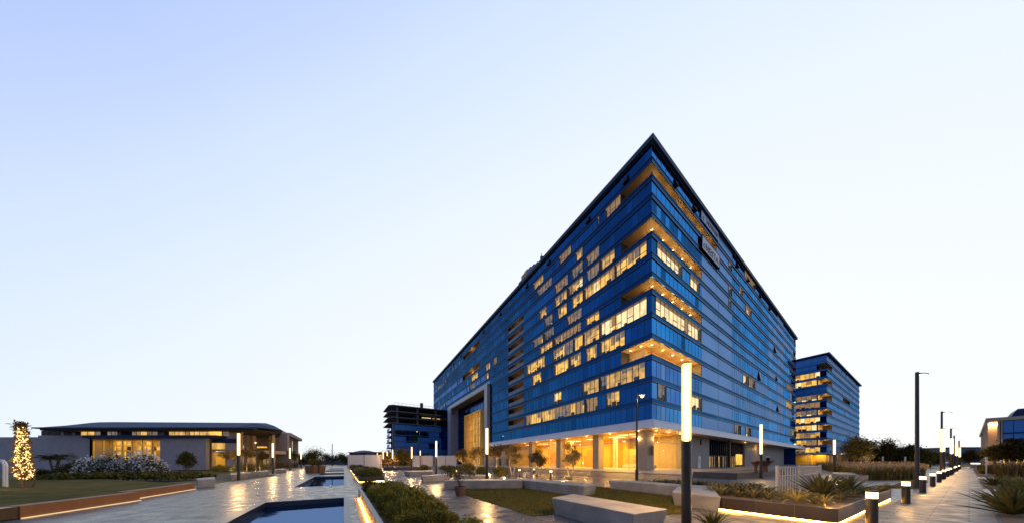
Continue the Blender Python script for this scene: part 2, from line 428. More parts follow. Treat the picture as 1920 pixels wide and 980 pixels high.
for i, (a0, a1) in enumerate(pools):
    b = MB(); zb = -.40
    P = [AB(a0, -2.58), AB(a0, 0), AB(a1, 0), AB(a1, -2.58)]
    for j in range(4):
        p, q = P[j], P[(j + 1) % 4]
        b.poly([(p.x, p.y, 0), (q.x, q.y, 0), (q.x, q.y, zb), (p.x, p.y, zb)], 'pooltile')
    b.poly([(p.x, p.y, zb) for p in P], 'pooltile')
    struct(b.build('pool_basin'))
    b = MB(); b.poly([(p.x, p.y, -.19) for p in P], 'water'); struct(b.build('pool_water'))
    # flush dark rim stones round the pool
    b = MB(); r = .16; z = .006
    rect(b, a0 - r, a1 + r, -2.58 - r, -2.58, z, 'coping'); rect(b, a0 - r, a1 + r, 0, r, z, 'coping')
    rect(b, a1, a1 + r, -2.58, 0, z, 'coping'); rect(b, a0 - r, a0, -2.58, 0, z, 'coping')
    struct(b.build('pool_rim'))

# right-hand path
b = MB(); b.poly([TN(-4, -3.4, .008), TN(-4, .38, .008), TN(140, .38, .008), TN(140, -1.45, .008), TN(17, -1.45, .008), TN(17, -3.4, .008)], 'path'); struct(b.build('path'))
for t0, t1 in ((22.4, 31.3), (49, 55)):
    b = MB(); b.poly([TN(t0, .40, .010), TN(t1, .40, .010), TN(t1, 30, .010), TN(t0, 30, .010)], 'side'); struct(b.build('side_path'))
for t0, t1 in ((6, 22.3), (31.4, 48.9), (55.1, 118)):
    b = MB(); b.poly([TN(t0, .44, .012), TN(t1, .44, .012), TN(t1, 26, .012), TN(t0, 26, .012)], 'soil'); struct(b.build('bed_soil'))
    b = MB(); b.hexa([TN(t0, .385, 0), TN(t1, .385, 0), TN(t1, .435, 0), TN(t0, .435, 0), TN(t0, .385, .02), TN(t1, .385, .02), TN(t1, .435, .02), TN(t0, .435, .02)], 'greybox'); struct(b.build('bed_edging'))

# central lawn between the benches
lawn_poly = [(-4.3, 17.0), (-2.25, 12.6), (.615, 7.75), (1.3, 8.05), (5.3, 8.05), (6.2, 9.8), (7.7, 12.3), (5.9, 15.8), (4.6, 17.6)]
b = MB(); b.poly([(x, y, .014) for x, y in lawn_poly], 'lawn'); struct(b.build('lawn'))
# verge by the path (right), and paving patch
p1 = [G(1650, 914), G(1737, 914), G(1745, 905), G(1700, 899)]
b = MB(); b.poly([(p.x, p.y, .013) for p in (G(1655, 915), G(1722, 915.5), G(1742, 902), G(1700, 900))], 'lawn'); struct(b.build('lawn'))

# ================================================================== MAIN TOWER geometry
C = Vector((22.0, 42.0))
LD = Vector((-.564, 1)).normalized(); RD = Vector((1.4, 1)).normalized()
LN = Vector((-LD.y, LD.x)); RN = Vector((RD.y, -RD.x))      # outward normals
if LN.dot(-C) < 0: LN = -LN
if RN.dot(-C) < 0: RN = -RN
LL, LR = 146.0, 116.0
def corner_off(C_, n1, n2, d):
    det = n1.x * n2.y - n1.y * n2.x
    ex = (d * n2.y - d * n1.y) / det; ey = (n1.x * d - n2.x * d) / det
    return Vector((C_.x + ex, C_.y + ey))
class Face:
    def __init__(s, C_, d, n): s.C = C_; s.d = d; s.n = n
    def p(s, ss, out, z): q = s.C + s.d * ss + s.n * out; return Vector((q.x, q.y, z))
    def box(s, mb, s0, s1, z0, z1, o0, o1, k):
        mb.hexa([s.p(s0, o0, z0), s.p(s1, o0, z0), s.p(s1, o1, z0), s.p(s0, o1, z0),
                 s.p(s0, o0, z1), s.p(s1, o0, z1), s.p(s1, o1, z1), s.p(s0, o1, z1)], k)
    def quad(s, mb, s0, s1, z0, z1, o, k):
        mb.poly([s.p(s0, o, z0), s.p(s1, o, z0), s.p(s1, o, z1), s.p(s0, o, z1)], k)
FL = Face(C, LD, LN); FR = Face(C, RD, RN)
def E(d): return corner_off(C, LN, RN, d)

# pavement (raised kerb) round the tower, road, far pavement
def band(d0, d1, z0, z1, k, name, l0=150, l1=125):
    e0, e1 = E(d0), E(d1)
    a0 = e0 + LD * l0; a1 = e1 + LD * l0; c0 = e0 + RD * l1; c1 = e1 + RD * l1
    b = MB()
    if z1 - z0 < .01:
        b.poly([(a0.x, a0.y, z1), (e0.x, e0.y, z1), (e1.x, e1.y, z1), (a1.x, a1.y, z1)], k)
        b.poly([(e0.x, e0.y, z1), (c0.x, c0.y, z1), (c1.x, c1.y, z1), (e1.x, e1.y, z1)], k)
    else:
        b.prism([a0, e0, e1, a1], z0, z1, k); b.prism([e0, c0, c1, e1], z0, z1, k)
    return struct(b.build(name))
band(-14, 8.4, -.1, .12, 'side', 'pavement')
band(8.4, 8.6, -.1, .115, 'concrete', 'kerb')
band(8.6, 19.0, .004, .004, 'asphalt', 'road')

# floors (bottom of glass, top of glass, bottom of band) measured down the corner
PX = [(267.5, 293.6, 304.3), (304.3, 327.3, 338), (338, 361, 371.7), (371.7, 397.7, 407.8), (407.8, 433.6, 443.7),
      (443.7, 472.2, 483.5), (483.5, 508, 518.7), (518.7, 540, 550), (550, 583.7, 592.8), (592.8, 623.5, 633.9),
      (633.9, 663, 673), (673, 703.7, 714.4), (714.4, 745, 755.7), (755.7, 783.5, 786)]
def cz(y): return EYE + (864 - y) * 42.0 / 500.0
FLOORS = [(cz(g1), cz(g0) if i else 51.54, cz(bb)) for i, (g0, g1, bb) in enumerate(PX)]     # (glass bottom, glass top, band bottom)
def spx_left(px):                   # photo column -> distance along the left face
    k = (px - 960) / 500.0; t = (22 - 42 * k) / (k + .564); return t * 1.1481, t
def spx_right(px):
    k = (px - 960) / 500.0; t = (42 * k - 22) / (1.4 - k); return t * 1.7205, t

def lit_segments(lst, fn, rz):
    out = {}
    for x0, x1, y, kind in lst:
        s0, t0 = fn(x0); s1, t1 = fn(x1); tm = fn((x0 + x1) / 2)[1]
        z = EYE + (864 - y) * (42 + tm) / 500.0
        best = min(range(14), key=lambda i: abs((FLOORS[i][0] + FLOORS[i][1]) / 2 - z))
        out.setdefault(best, []).append((min(s0, s1), max(s0, s1), kind))
    return out
LIT_L = lit_segments([
    (1135, 1164, 389, 'b'), (1120, 1124, 412, 'c'), (1048, 1071, 479, 'b'), (1079, 1093, 478, 'b'), (1099, 1124, 481, 'c'), (1126, 1153, 485, 'b'),
    (1153, 1213, 487, 'a'), (1072, 1093, 508, 'c'), (1100, 1124, 513, 'c'), (1000, 1019, 530, 'b'), (1007, 1035, 540, 'c'),
    (1040, 1065, 534, 'b'), (1065, 1093, 538, 'a'), (1095, 1153, 530, 'a'), (1040, 1063, 565, 'b'), (1072, 1093, 561, 'a'),
    (1011, 1025, 588, 'a'), (1021, 1036, 601, 'c'), (1045, 1063, 583, 'b'), (1063, 1091, 594, 'c'), (1098, 1124, 599, 'a'),
    (999, 1018, 640, 'b'), (1020, 1039, 633, 'c'), (1039, 1090, 632, 'b'), (1093, 1124, 633, 'b'), (1125, 1213, 597, 'a'),
    (1012, 1036, 653, 'a'), (1036, 1075, 665, 'b'), (1075, 1093, 651, 'a'), (1098, 1120, 666, 'b'), (1125, 1172, 646, 'a'),
    (1092, 1123, 727, 'a'), (1125, 1210, 698, 'b'), (987, 1022, 690, 'a'), (1039, 1066, 690, 'a'), (1068, 1090, 676, 'b'),
    (997, 1015, 711, 'b'), (1037, 1053, 747, 'a'), (984, 1096, 775, 'b'), (1098, 1121, 764, 'b'), (1136, 1162, 751, 'b'),
    (910, 919, 690, 'b'), (925, 932, 679, 'c'), (883, 896, 708, 'b'), (911, 916, 707, 'a'), (880, 890, 728, 'c'),
    (820, 826, 727, 'c'), (833, 836, 717, 'c')], spx_left, 0)
LIT_R = lit_segments([
    (1232, 1279, 480, 'w'), (1294, 1312, 532, 'w'), (1229, 1314, 595, 'w'), (1233, 1249, 731, 'c'), (1296, 1316, 755, 'w'),
    (1366, 1372, 495, 'w'), (1386, 1393, 538, 'b'), (1396, 1416, 535, 'c'), (1366, 1372, 543, 'b'), (1366, 1371, 569, 'a'),
    (1398, 1409, 582, 'b'), (1393, 1403, 712, 'w'), (1404, 1416, 722, 'c'), (1377, 1389, 805, 'w'), (1398, 1408, 810, 'c'), (1474, 1488, 757, 'a'),
    (1485, 1493, 811, 'b'), (1474, 1488, 721, 'c')], spx_right, 0)

tower = thing('office_tower', 'large blue glass office tower, sharp corner facing us, amber lit offices and corner balconies', 'office building', (C.x, C.y, 0))

def subtract(iv, cuts):
    out = [iv]
    for c0, c1 in cuts:
        nx = []
        for a, b_ in out:
            if c1 <= a or c0 >= b_: nx.append((a, b_)); continue
            if c0 > a: nx.append((a, c0))
            if c1 < b_: nx.append((c1, b_))
        out = nx
    return [(a, b_) for a, b_ in out if b_ - a > .3]

def glass_run(face, s0, s1, z0, z1, pw, mats_, parent, seed, mull=.05):
    rr = random.Random(seed); b = MB()
    n = max(1, round((s1 - s0) / pw)); d = (s1 - s0) / n
    base = rr.choice(mats_)
    for i in range(n):
        k = base if rr.random() < .72 else rr.choice(mats_)
        t = rr.uniform(-.012, .012)
        b.poly([face.p(s0 + i * d, t, z0), face.p(s0 + (i + 1) * d, t, z0), face.p(s0 + (i + 1) * d, -t, z1), face.p(s0 + i * d, -t, z1)], k)
        if mull: face.box(b, s0 + i * d - mull / 2, s0 + i * d + mull / 2, z0, z1, .013, .03, 'mullion')
    return b.build('ribbon_window', parent)

def lit_run(face, s0, s1, z0, z1, pw, kind, parent, seed):
    rr = random.Random(seed); b = MB(); dep = -.55
    n = max(1, round((s1 - s0) / pw)); d = (s1 - s0) / n
    tabs = {'a': ['lit_a'] * 5 + ['lit_d', 'lit_b', 'lit_b', 'lit_w'], 'b': ['lit_b', 'lit_b', 'lit_a', 'lit_d', 'lit_c'],
            'c': ['lit_c', 'lit_c', 'lit_c', 'lit_d'], 'w': ['lit_w', 'lit_w', 'lit_d', 'lit_w', 'lit_c']}[kind]
    H = z1 - z0
    b.poly([face.p(s0, 0, z0), face.p(s1, 0, z0), face.p(s1, dep, z0), face.p(s0, dep, z0)], 'furn')
    b.poly([face.p(s0, 0, z1), face.p(s1, 0, z1), face.p(s1, dep, z1), face.p(s0, dep, z1)], 'lit_d')
    for q in (s0, s1): b.poly([face.p(q, 0, z0), face.p(q, dep, z0), face.p(q, dep, z1), face.p(q, 0, z1)], 'furn')
    cur = rr.choice(tabs)
    for i in range(n):
        if rr.random() < .5: cur = rr.choice(tabs)
        a, e = s0 + i * d, s0 + (i + 1) * d
        face.quad(b, a, e, z0, z1, dep, cur)
        if kind in 'bca' and rr.random() < (.2 if kind == 'a' else .45):          # blind half down
            face.quad(b, a + .04, e - .04, z0 + H * rr.uniform(.35, .8), z1, dep + .28, 'lit_c' if rr.random() < .6 else 'lit_d')
        if kind == 'c' and rr.random() < .35: face.quad(b, a + .05, e - .05, z0, z0 + H * .25, dep + .1, 'lit_w')
        if rr.random() < .55: face.box(b, a + d * rr.uniform(.05, .3), e - d * rr.uniform(.05, .3), z0 + .001, z0 + H * rr.uniform(.15, .38), dep + .05, dep + .3, 'furn')
        if rr.random() < .3: face.box(b, a + .03, e - .03, z0 + H * .33, z0 + H * .36, -.04, .03, 'mullion')
    w_ = b.build('lit_window', parent)
    b = MB(); face.quad(b, s0, s1, z0, z1, 0, 'pane'); b.build('pane', w_)
    b = MB()
    for i in range(n + 1): face.box(b, s0 + i * d - .045, s0 + i * d + .045, z0, z1, .012, .07, 'mullion')
    b.build('frame', w_)
    return w_

# openings per floor
sL_term = (38.0, 47.2)
portal = (61.0, 110.8, 28.0)
TERR = {1: (70.5, 89.5), 4: (70.5, 90.5)}
BALC_R = {1: 27.9, 4: 19.4, 7: 19.4, 10: 19.4}
BALC_L = 5.7
EDGE_N = {0: 3.5, 2: 5.0, 4: 5.0, 5: 4.5}       # small notches at the far right end
seed = 100
for fi, (z0, z1, zb) in enumerate(FLOORS):
    # ---------------- left face
    cuts = []
    if fi in BALC_R: cuts.append((0, BALC_L))
    if 3 <= fi <= 12: cuts.append(sL_term)
    if fi in TERR: cuts.append(TERR[fi])
    if z0 < portal[2] + .5: cuts.append((portal[0] - .3, portal[1] + .3))
    lits = []
    for s0, s1, k in LIT_L.get(fi, []):
        for q in subtract((max(s0, .2), s1), cuts + [(a, c) for a, c, _ in lits]): lits.append((q[0], q[1], k))
    for s0, s1, k in lits:
        seed += 1; lit_run(FL, s0, s1, z0, z1, 1.15, k, tower, seed)
    for a, c in subtract((0, LL), cuts + [(x, y) for x, y, _ in lits]):
        seed += 1
        glass_run(FL, a, c, z0, z1, 1.15, ['glass_a', 'glass_b', 'glass_a', 'glass_b'] if a < 60 else ['glass_a', 'glass_c', 'glass_a'], tower, seed, .05)  # far end paler: reflection of the low sky put into the panes
    # ---------------- right face
    cuts = []
    if fi in BALC_R: cuts.append((0, BALC_R[fi]))
    if fi in EDGE_N: cuts.append((LR - EDGE_N[fi], LR))
    lits = []
    for s0, s1, k in LIT_R.get(fi, []):
        for q in subtract((max(s0, .2), s1), cuts + [(a, c) for a, c, _ in lits]): lits.append((q[0], q[1], k))
    for s0, s1, k in lits:
        seed += 1; lit_run(FR, s0, s1, z0, z1, 1.55, k, tower, seed)
    pale0 = 27.9 if fi <= 2 else 19.6
    zones = [(0, pale0, ['glass_r', 'glass_a', 'glass_r'] if fi < 10 else ['glass_r2', 'glass_c', 'panel_pale'], 1.55, .05),  # lower floors paler: reflected low sky put into the pane colours
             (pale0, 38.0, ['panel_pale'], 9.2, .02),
             (38.0, 72.0, ['glass_r', 'glass_r2', 'glass_r'] if fi < 9 else ['glass_r2', 'panel_pale', 'glass_r2'], 1.55, .03),  # same paler panes below, standing in for sky reflection
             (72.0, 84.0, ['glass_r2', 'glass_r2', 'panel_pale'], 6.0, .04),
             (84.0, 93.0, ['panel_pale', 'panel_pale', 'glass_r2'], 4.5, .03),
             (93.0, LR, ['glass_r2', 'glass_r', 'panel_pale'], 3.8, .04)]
    for za, zc, ms, pw, mu in zones:
        for a, c in subtract((za, zc), cuts + [(x, y) for x, y, _ in lits]):
            seed += 1; glass_run(FR, a, c, z0, z1, pw, ms, tower, seed, mu)
    # ---------------- spandrel bands with thin ledges
    for face, Lx in ((FL, LL), (FR, LR)):
        if fi == 13: continue
        segs = [(0, Lx)]
        if face is FL and zb < portal[2]: segs = subtract((0, Lx), [(portal[0] - .3, portal[1] + .3)])
        for a, c in segs:
            b = MB()
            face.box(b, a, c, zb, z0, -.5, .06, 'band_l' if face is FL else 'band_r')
            x0 = a - (.06 if a == 0 else 0)
            face.box(b, x0, c, z0 - .10, z0, .062, .12, 'mullion')
            face.box(b, x0, c, zb, zb + .13, .062, .12, 'mullion')
            face.box(b, x0, c, zb + .132, zb + .165, .062, .10, 'ledge')
            b.build('spandrel', tower)

def soffit_spots(parent, face, s_list, o, z, W):
    for s_ in s_list:
        b = MB(); p = face.p(s_, o, z - .03)
        b.lathe([(.16, -.03), (.17, .0)], p, 'down', 10); b.build('downlight', parent)
        if W: point('downlight_lamp', face.p(s_, o, z - 1.35), W, (1, .58, .17), .25, tower)

DEP = 2.3
I_ = E(-DEP)
for fi, sr in BALC_R.items():
    z0, z1, zb = FLOORS[fi]; zf = z0 - .02; b = MB()
    l1 = FL.p(BALC_L, 0, 0); l2 = FL.p(BALC_L, -DEP, 0); r1 = FR.p(sr, 0, 0); r2 = FR.p(sr, -DEP, 0)
    for z, k in ((zf, 'stone'), (z1 - .015, 'soffit')):
        b.poly([(C.x, C.y, z), (l1.x, l1.y, z), (l2.x, l2.y, z), (I_.x, I_.y, z)], k)
        b.poly([(C.x, C.y, z), (r1.x, r1.y, z), (r2.x, r2.y, z), (I_.x, I_.y, z)], k)
    b.poly([(l2.x, l2.y, zf), (I_.x, I_.y, zf), (I_.x, I_.y, z1), (l2.x, l2.y, z1)], 'stonewarm')
    b.poly([(r2.x, r2.y, zf), (I_.x, I_.y, zf), (I_.x, I_.y, z1), (r2.x, r2.y, z1)], 'gold2')
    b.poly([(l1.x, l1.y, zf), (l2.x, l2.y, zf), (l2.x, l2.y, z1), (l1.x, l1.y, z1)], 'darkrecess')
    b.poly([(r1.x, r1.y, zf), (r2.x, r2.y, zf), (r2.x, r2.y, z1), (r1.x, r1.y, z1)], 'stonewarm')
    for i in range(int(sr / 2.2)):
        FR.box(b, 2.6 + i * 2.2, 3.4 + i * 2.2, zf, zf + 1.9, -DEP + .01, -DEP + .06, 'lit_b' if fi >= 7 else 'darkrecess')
    bal = b.build('balcony', tower)
    # parapet rail
    b = MB()
    for face, s1_ in ((FL, BALC_L), (FR, sr)):
        face.box(b, .0, s1_, z0 + .42, z0 + .47, -.10, -.05, 'ledge')
        for i in range(int(s1_ / 1.5) + 1): face.box(b, i * 1.5 + .02, i * 1.5 + .06, z0, z0 + .42, -.09, -.06, 'ledge')
    b.build('railing', bal)
    n = 6 if fi == 1 else 5
    ss = [sr * (j + .6) / (n + .2) for j in range(n)]
    soffit_spots(bal, FR, ss, -1.1, z1, {1: 60, 4: 110, 7: 110, 10: 160}[fi])
    if fi == 10: soffit_spots(bal, FL, [2.6, 4.6], -1.1, z1, 100)
    # (top balcony is lit less)

# left-face recessed terraces (stacked) and the two long ones
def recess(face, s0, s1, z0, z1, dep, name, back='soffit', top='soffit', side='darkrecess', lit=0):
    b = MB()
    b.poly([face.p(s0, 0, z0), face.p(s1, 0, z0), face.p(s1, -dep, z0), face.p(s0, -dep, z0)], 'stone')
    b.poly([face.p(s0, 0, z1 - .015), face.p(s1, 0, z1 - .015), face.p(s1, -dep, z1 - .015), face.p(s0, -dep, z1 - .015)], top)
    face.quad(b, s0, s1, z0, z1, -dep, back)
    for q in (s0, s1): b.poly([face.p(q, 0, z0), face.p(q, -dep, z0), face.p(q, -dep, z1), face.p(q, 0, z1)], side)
    o = b.build(name, tower)
    if lit: point('terrace_lamp', face.p((s0 + s1) / 2, -dep * .45, z0 + .9), lit, (1, .6, .22), .2, tower)
    return o
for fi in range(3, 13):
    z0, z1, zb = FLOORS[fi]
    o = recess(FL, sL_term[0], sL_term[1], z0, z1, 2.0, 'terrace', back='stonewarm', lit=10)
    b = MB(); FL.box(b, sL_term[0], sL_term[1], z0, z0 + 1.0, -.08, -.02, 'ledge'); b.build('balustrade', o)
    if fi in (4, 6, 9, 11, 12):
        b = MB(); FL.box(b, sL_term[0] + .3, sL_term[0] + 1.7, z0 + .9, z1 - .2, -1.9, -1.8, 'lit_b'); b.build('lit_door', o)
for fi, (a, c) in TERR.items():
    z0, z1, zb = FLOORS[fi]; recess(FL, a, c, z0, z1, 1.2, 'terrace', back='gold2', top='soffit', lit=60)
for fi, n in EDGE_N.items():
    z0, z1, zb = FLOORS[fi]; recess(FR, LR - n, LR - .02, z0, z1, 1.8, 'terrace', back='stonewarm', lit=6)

# projecting tilted vents (dark open sashes)
def sash(face, s_, z0, z1, w_=1.0):
    b = MB(); t = .45
    b.hexa([face.p(s_, .03, z0), face.p(s_ + w_, .03, z0), face.p(s_ + w_, t, z0), face.p(s_, t, z0),
            face.p(s_, .03, z1), face.p(s_ + w_, .03, z1), face.p(s_ + w_, .09, z1), face.p(s_, .09, z1)], 'mullion')
    b.build('open_sash', tower)
for s_ in (4.2, 13, 26, 36, 52, 66, 92, 104): sash(FL, s_, FLOORS[0][0] + .1, FLOORS[0][1] - 1.0)
for s_ in (7.6, 15.6, 41, 50, 62, 73): sash(FR, s_, FLOORS[0][0] + .1, FLOORS[0][1] - .9)
for s_, fi in ((80, 4), (82, 7), (84, 10), (61, 8)): sash(FR, s_, FLOORS[fi][0] + .1, FLOORS[fi][1] - .3, 1.3)
for s_, fi in ((104, 8), (126, 8), (118, 6)): sash(FL, s_, FLOORS[fi][0] + .1, FLOORS[fi][1] - .3, 1.4)

# roof slab with overhang, rear walls
e8 = E(.5); rl = e8 + LD * (LL + 1.5); rr_ = e8 + RD * (LR + 1.5)
far = C + LD * LL + RD * LR * .45
b = MB(); b.prism([e8, rr_, Vector((rr_.x - 40, rr_.y + 60)), rl], 51.62, 52.40, 'roofmetal'); b.build('roof', tower)
b = MB(); b.prism([E(.1), E(.1) + RD * LR, E(-3) + RD * LR, E(-3) + LD * LL, E(.1) + LD * LL], 51.55, 51.615, 'ledge'); b.build('roof_gutter', tower)
b = MB()
q1 = C + LD * LL; q2 = C + RD * LR; q1b = q1 - LN * 22; q2b = q2 - RN * 22
for p, q in ((q1, q1b), (q2, q2b), (q1b, q2b)):
    b.poly([(p.x, p.y, 0.2), (q.x, q.y, 0.2), (q.x, q.y, 51.4), (p.x, p.y, 51.4)], 'navy')
b.build('rear_wall', tower)
# rooftop plant enclosure, seen over the left parapet
b = MB()
for i in range(7):
    s_ = 31.0 + i * 1.65; h = [1.6, 2.2, 2.7, 3.1, 3.4, 3.2, 2.2][i]
    FL.box(b, s_, s_ + 1.6, 52.40, 52.40 + h, -3.0, -.9, 'soffit' if i in (4, 5) else 'ledge')
b.build('rooftop_plant', tower)
for s_, h in ((1.2, 1.4), (3.1, 1.0), (12.5, .8)):
    b = MB(); p = FR.p(s_, -.2, 52.40); b.tube([p, p + Vector((0, 0, h))], [.05, .02], 'ledge', 5); b.tube([p + Vector((-.3, 0, h * .7)), p + Vector((.3, .1, h * .7))], [.02, .02], 'ledge', 4); b.build('aerial', tower)
p = FL.p(30.2, -.5, 52.40); b = MB(); b.tube([p, p + Vector((0, 0, 2.6))], [.22, .06], 'ledge', 6); b.box((p.x, p.y, 52.4 + .8), (.7, .7, 1.6), 'ledge'); b.build('aerial', tower)

# signs on the right face
def text_mesh(txt, face, s0, z0, h, width, k, parent, out, name='lettering'):
    cu = bpy.data.curves.new(name, 'FONT'); cu.body = txt; cu.size = 1.0; cu.extrude = .02
    to = bpy.data.objects.new('tmp_text', cu); col.objects.link(to)
    dg = bpy.context.evaluated_depsgraph_get(); me = bpy.data.meshes.new_from_object(to.evaluated_get(dg))
    bpy.data.objects.remove(to)
    V = np.array([v.co[:] for v in me.vertices]); mn, mx_ = V.min(0), V.max(0)
    off = cumloc(parent)
    for v in me.vertices:
        x = (v.co.x - mn[0]) / (mx_[0] - mn[0]) * width; y = (v.co.y - mn[1]) / (mx_[1] - mn[1]) * h
        v.co = face.p(s0 + x, out + v.co.z + .02, z0 + y) - off
    me.materials.clear(); me.materials.append(M[k]); me.name = name
    o = bpy.data.objects.new(name, me); col.objects.link(o); o.parent = parent
    return o
z0, z1, zb = FLOORS[0]
b = MB(); FR.box(b, 19.0, 28.2, z0 - .05, z1 - .25, .10, .22, 'signblue'); FR.box(b, 21.25, 21.4, z0 - .05, z1 - .25, .221, .24, 'mullion'); s1o = b.build('sign_board', tower); s1o['label'] = 'pale blue sign board under the roof edge with dark letters'
text_mesh('c', FR, 19.7, z0 + .35, .75, .6, 'ink', s1o, .23); text_mesh('HOWMAN', FR, 21.7, z0 + .3, 1.05, 6.0, 'ink', s1o, .23)
z0 = FLOORS[2][0] - .2; z1 = FLOORS[2][1] + .5
b = MB(); FR.box(b, 19.0, 28.4, z0, z1, .21, .36, 'signwhite')
for q in ((19.0, 28.4, z0 - .08, z0), (19.0, 28.4, z1, z1 + .08), (18.9, 19.0, z0 - .08, z1 + .08), (28.4, 28.5, z0 - .08, z1 + .08)): FR.box(b, *q, .2, .42, 'mullion')
s2o = b.build('sign_board', tower); s2o['label'] = 'grey white framed sign board with large dark letters'
text_mesh('C', FR, 19.6, z0 + .5, .9, .8, 'ink', s2o, .37); text_mesh('NESTA', FR, 20.8, z0 + .4, 1.35, 6.8, 'ink', s2o, .37)

# ---- podium: projecting white fascia, soffit, lobby
ZF0, ZF1 = 6.75, 8.25
SOF = 6.80
ef = E(.8); ei = E(-.02)
b = MB()
def loop_strip(mb, da, za, dbb, zbb, k, ll=LL, lr=LR + 16):
    a, c = E(da), E(dbb)
    al, cl = a + LD * ll, c + LD * ll; ar, cr = a + RD * lr, c + RD * lr
    mb.poly([(al.x, al.y, za), (a.x, a.y, za), (c.x, c.y, zbb), (cl.x, cl.y, zbb)], k)
    mb.poly([(a.x, a.y, za), (ar.x, ar.y, za), (cr.x, cr.y, zbb), (c.x, c.y, zbb)], k)
pl = portal[0] - .4
loop_strip(b, .0, 8.30, .35, 8.22, 'fascia', pl); loop_strip(b, .35, 8.22, .8, 7.75, 'fascia', pl)
loop_strip(b, .8, 7.75, 1.0, 6.80, 'fascia', pl); loop_strip(b, 1.0, 6.80, -13.5, 6.80, 'soffit', pl)
b.build('podium_fascia', tower)
b = MB(); cs = [FR.p(LR, 1.0, 0), FR.p(LR + 16, 1.0, 0), FR.p(LR + 16, -16, 0), FR.p(LR, -16, 0)]
b.prism([(p.x, p.y) for p in cs], 6.805, 7.6, 'fascia'); b.build('canopy', tower)

GL = -3.0     # lobby glazing line
gi = E(GL)
def sol(face, s_, out): return face.p(s_, out, 0)
lob_l, lob_r = 52.0, 15.7
b = MB()
# lobby back walls, floor, ceiling
bk = E(-13.0)
pL = FL.p(lob_l, -13, 0); pR = FR.p(lob_r, -13, 0)
b.poly([(bk.x, bk.y, .13), (pL.x, pL.y, .13), (pL.x, pL.y, 6.79), (bk.x, bk.y, 6.79)], 'gold')
b.poly([(bk.x, bk.y, .13), (pR.x, pR.y, .13), (pR.x, pR.y, 6.79), (bk.x, bk.y, 6.79)], 'gold')
for p, q in ((FL.p(lob_l, GL, 0), pL), (FR.p(lob_r, GL, 0), pR)):
    b.poly([(p.x, p.y, .13), (q.x, q.y, .13), (q.x, q.y, 6.79), (p.x, p.y, 6.79)], 'stonewarm')
b.build('lobby_wall', tower)
b = MB(); gL = FL.p(lob_l, GL, 0); gR = FR.p(lob_r, GL, 0)
for z, k in ((.135, 'gold3'), (6.77, 'gold')):
    b.poly([(gi.x, gi.y, z), (gL.x, gL.y, z), (pL.x, pL.y, z), (bk.x, bk.y, z)], k)
    b.poly([(gi.x, gi.y, z), (gR.x, gR.y, z), (pR.x, pR.y, z), (bk.x, bk.y, z)], k)
b.build('lobby_floor', tower)
# wall panels (timber and stone) in the lobby
rr = random.Random(5)
s_ = 15.5
while s_ < 50:
    w_ = rr.uniform(1.8, 4.5); b = MB(); FL.box(b, s_, s_ + w_, .15, rr.choice([3.0, 4.6, 6.4]), -12.98, -12.85 - rr.random() * .1, rr.choice(['gold2', 'gold', 'gold3', 'stonewarm'])); b.build('wall_panel', tower)
    s_ += w_ + rr.uniform(.3, 1.6)
for s_, o_, w_, h_, k in ((14, -9, .9, 6.6, 'gold3'), (9.5, -10, 3.2, 4.2, 'gold2'), (21, -9.5, 2.4, 4.4, 'gold2'), (27, -8, .8, 6.6, 'gold3'), (34, -8.5, 3.0, 6.6, 'gold2'), (43, -7, 2, 6.6, 'gold3')):
    b = MB(); FL.box(b, s_, s_ + w_, .15, h_, o_ - .5, o_, k); b.build('partition', tower)
for s_, w_, h_, k in ((9.5, 3.0, 3.0, 'gold2'), (13, 1.2, 4.8, 'stonewarm')):
    b = MB(); FR.box(b, s_, s_ + w_, .15, h_, -9.5, -9, k); b.build('partition', tower)
# glazing: panes, slim mullions, transom
for face, s1_, st in ((FL, lob_l, 3.0), (FR, lob_r, 2.6)):
    q0 = (gi - face.C).dot(face.d)
    b = MB(); face.quad(b, q0, s1_, .13, 6.78, GL, 'lobbyglass'); g_ = b.build('lobby_glazing', tower)
    b = MB(); s_ = q0
    while s_ <= s1_: face.box(b, s_ - .03, s_ + .03, .13, 6.78, GL + .004, GL + .09, 'soffit'); s_ += st
    face.box(b, q0, s1_, 5.1, 5.2, GL + .005, GL + .12, 'stonewarm'); b.build('mullions', g_)
# pillars along the left arcade and corner
pc = E(-2.0)
b = MB(); pz = []
b.box((pc.x - .1, pc.y + .3, 3.46), (1.9, 2.0, 6.66), 'stonewarm', math.atan2(LD.y, LD.x)); pil = b.build('pillar', tower)
b = MB(); face = FR; q = pc + RN * 1.02; b.box((pc.x + .62, pc.y - .75, 3.4), (.75, .06, 1.5), 'black', math.atan2(RD.y, RD.x)); b.build('panel', pil)
for s_ in (12.6, 24.2, 36.3, 48):
    b = MB(); FL.box(b, s_ - .75, s_ + .75, .12, 6.79, -2.6, -1.1, 'stonewarm'); b.build('pillar', tower)
# ceiling lights in lobby + lamps
for i in range(7):
    s_ = 5 + i * 6.6
    b = MB(); FL.box(b, s_, s_ + 2.2, 6.70, 6.76, -9.2, -6.2, 'ceil'); b.build('ceiling_light', tower)
    area('lobby_lamp', FL.p(s_ + 1.1, -7.6, 6.65), 700, 4.5, 4.0, (1, .60, .13), tower, math.atan2(LD.y, LD.x))
for i in range(2):
    b = MB(); FR.box(b, 5 + i * 5, 6.6 + i * 5, 6.70, 6.76, -9.2, -6.2, 'ceil'); b.build('ceiling_light', tower)
    area('lobby_lamp', FR.p(6 + i * 5, -7.6, 6.65), 1100, 4, 4, (1, .60, .13), tower, math.atan2(RD.y, RD.x))
for s_ in (3, 9, 15, 21, 27, 33, 39): soffit_spots(tower, FL, [s_], -1.0, SOF, 190)
for s_ in (3.5, 8, 12.5): soffit_spots(tower, FR, [s_], -1.0, SOF, 190)
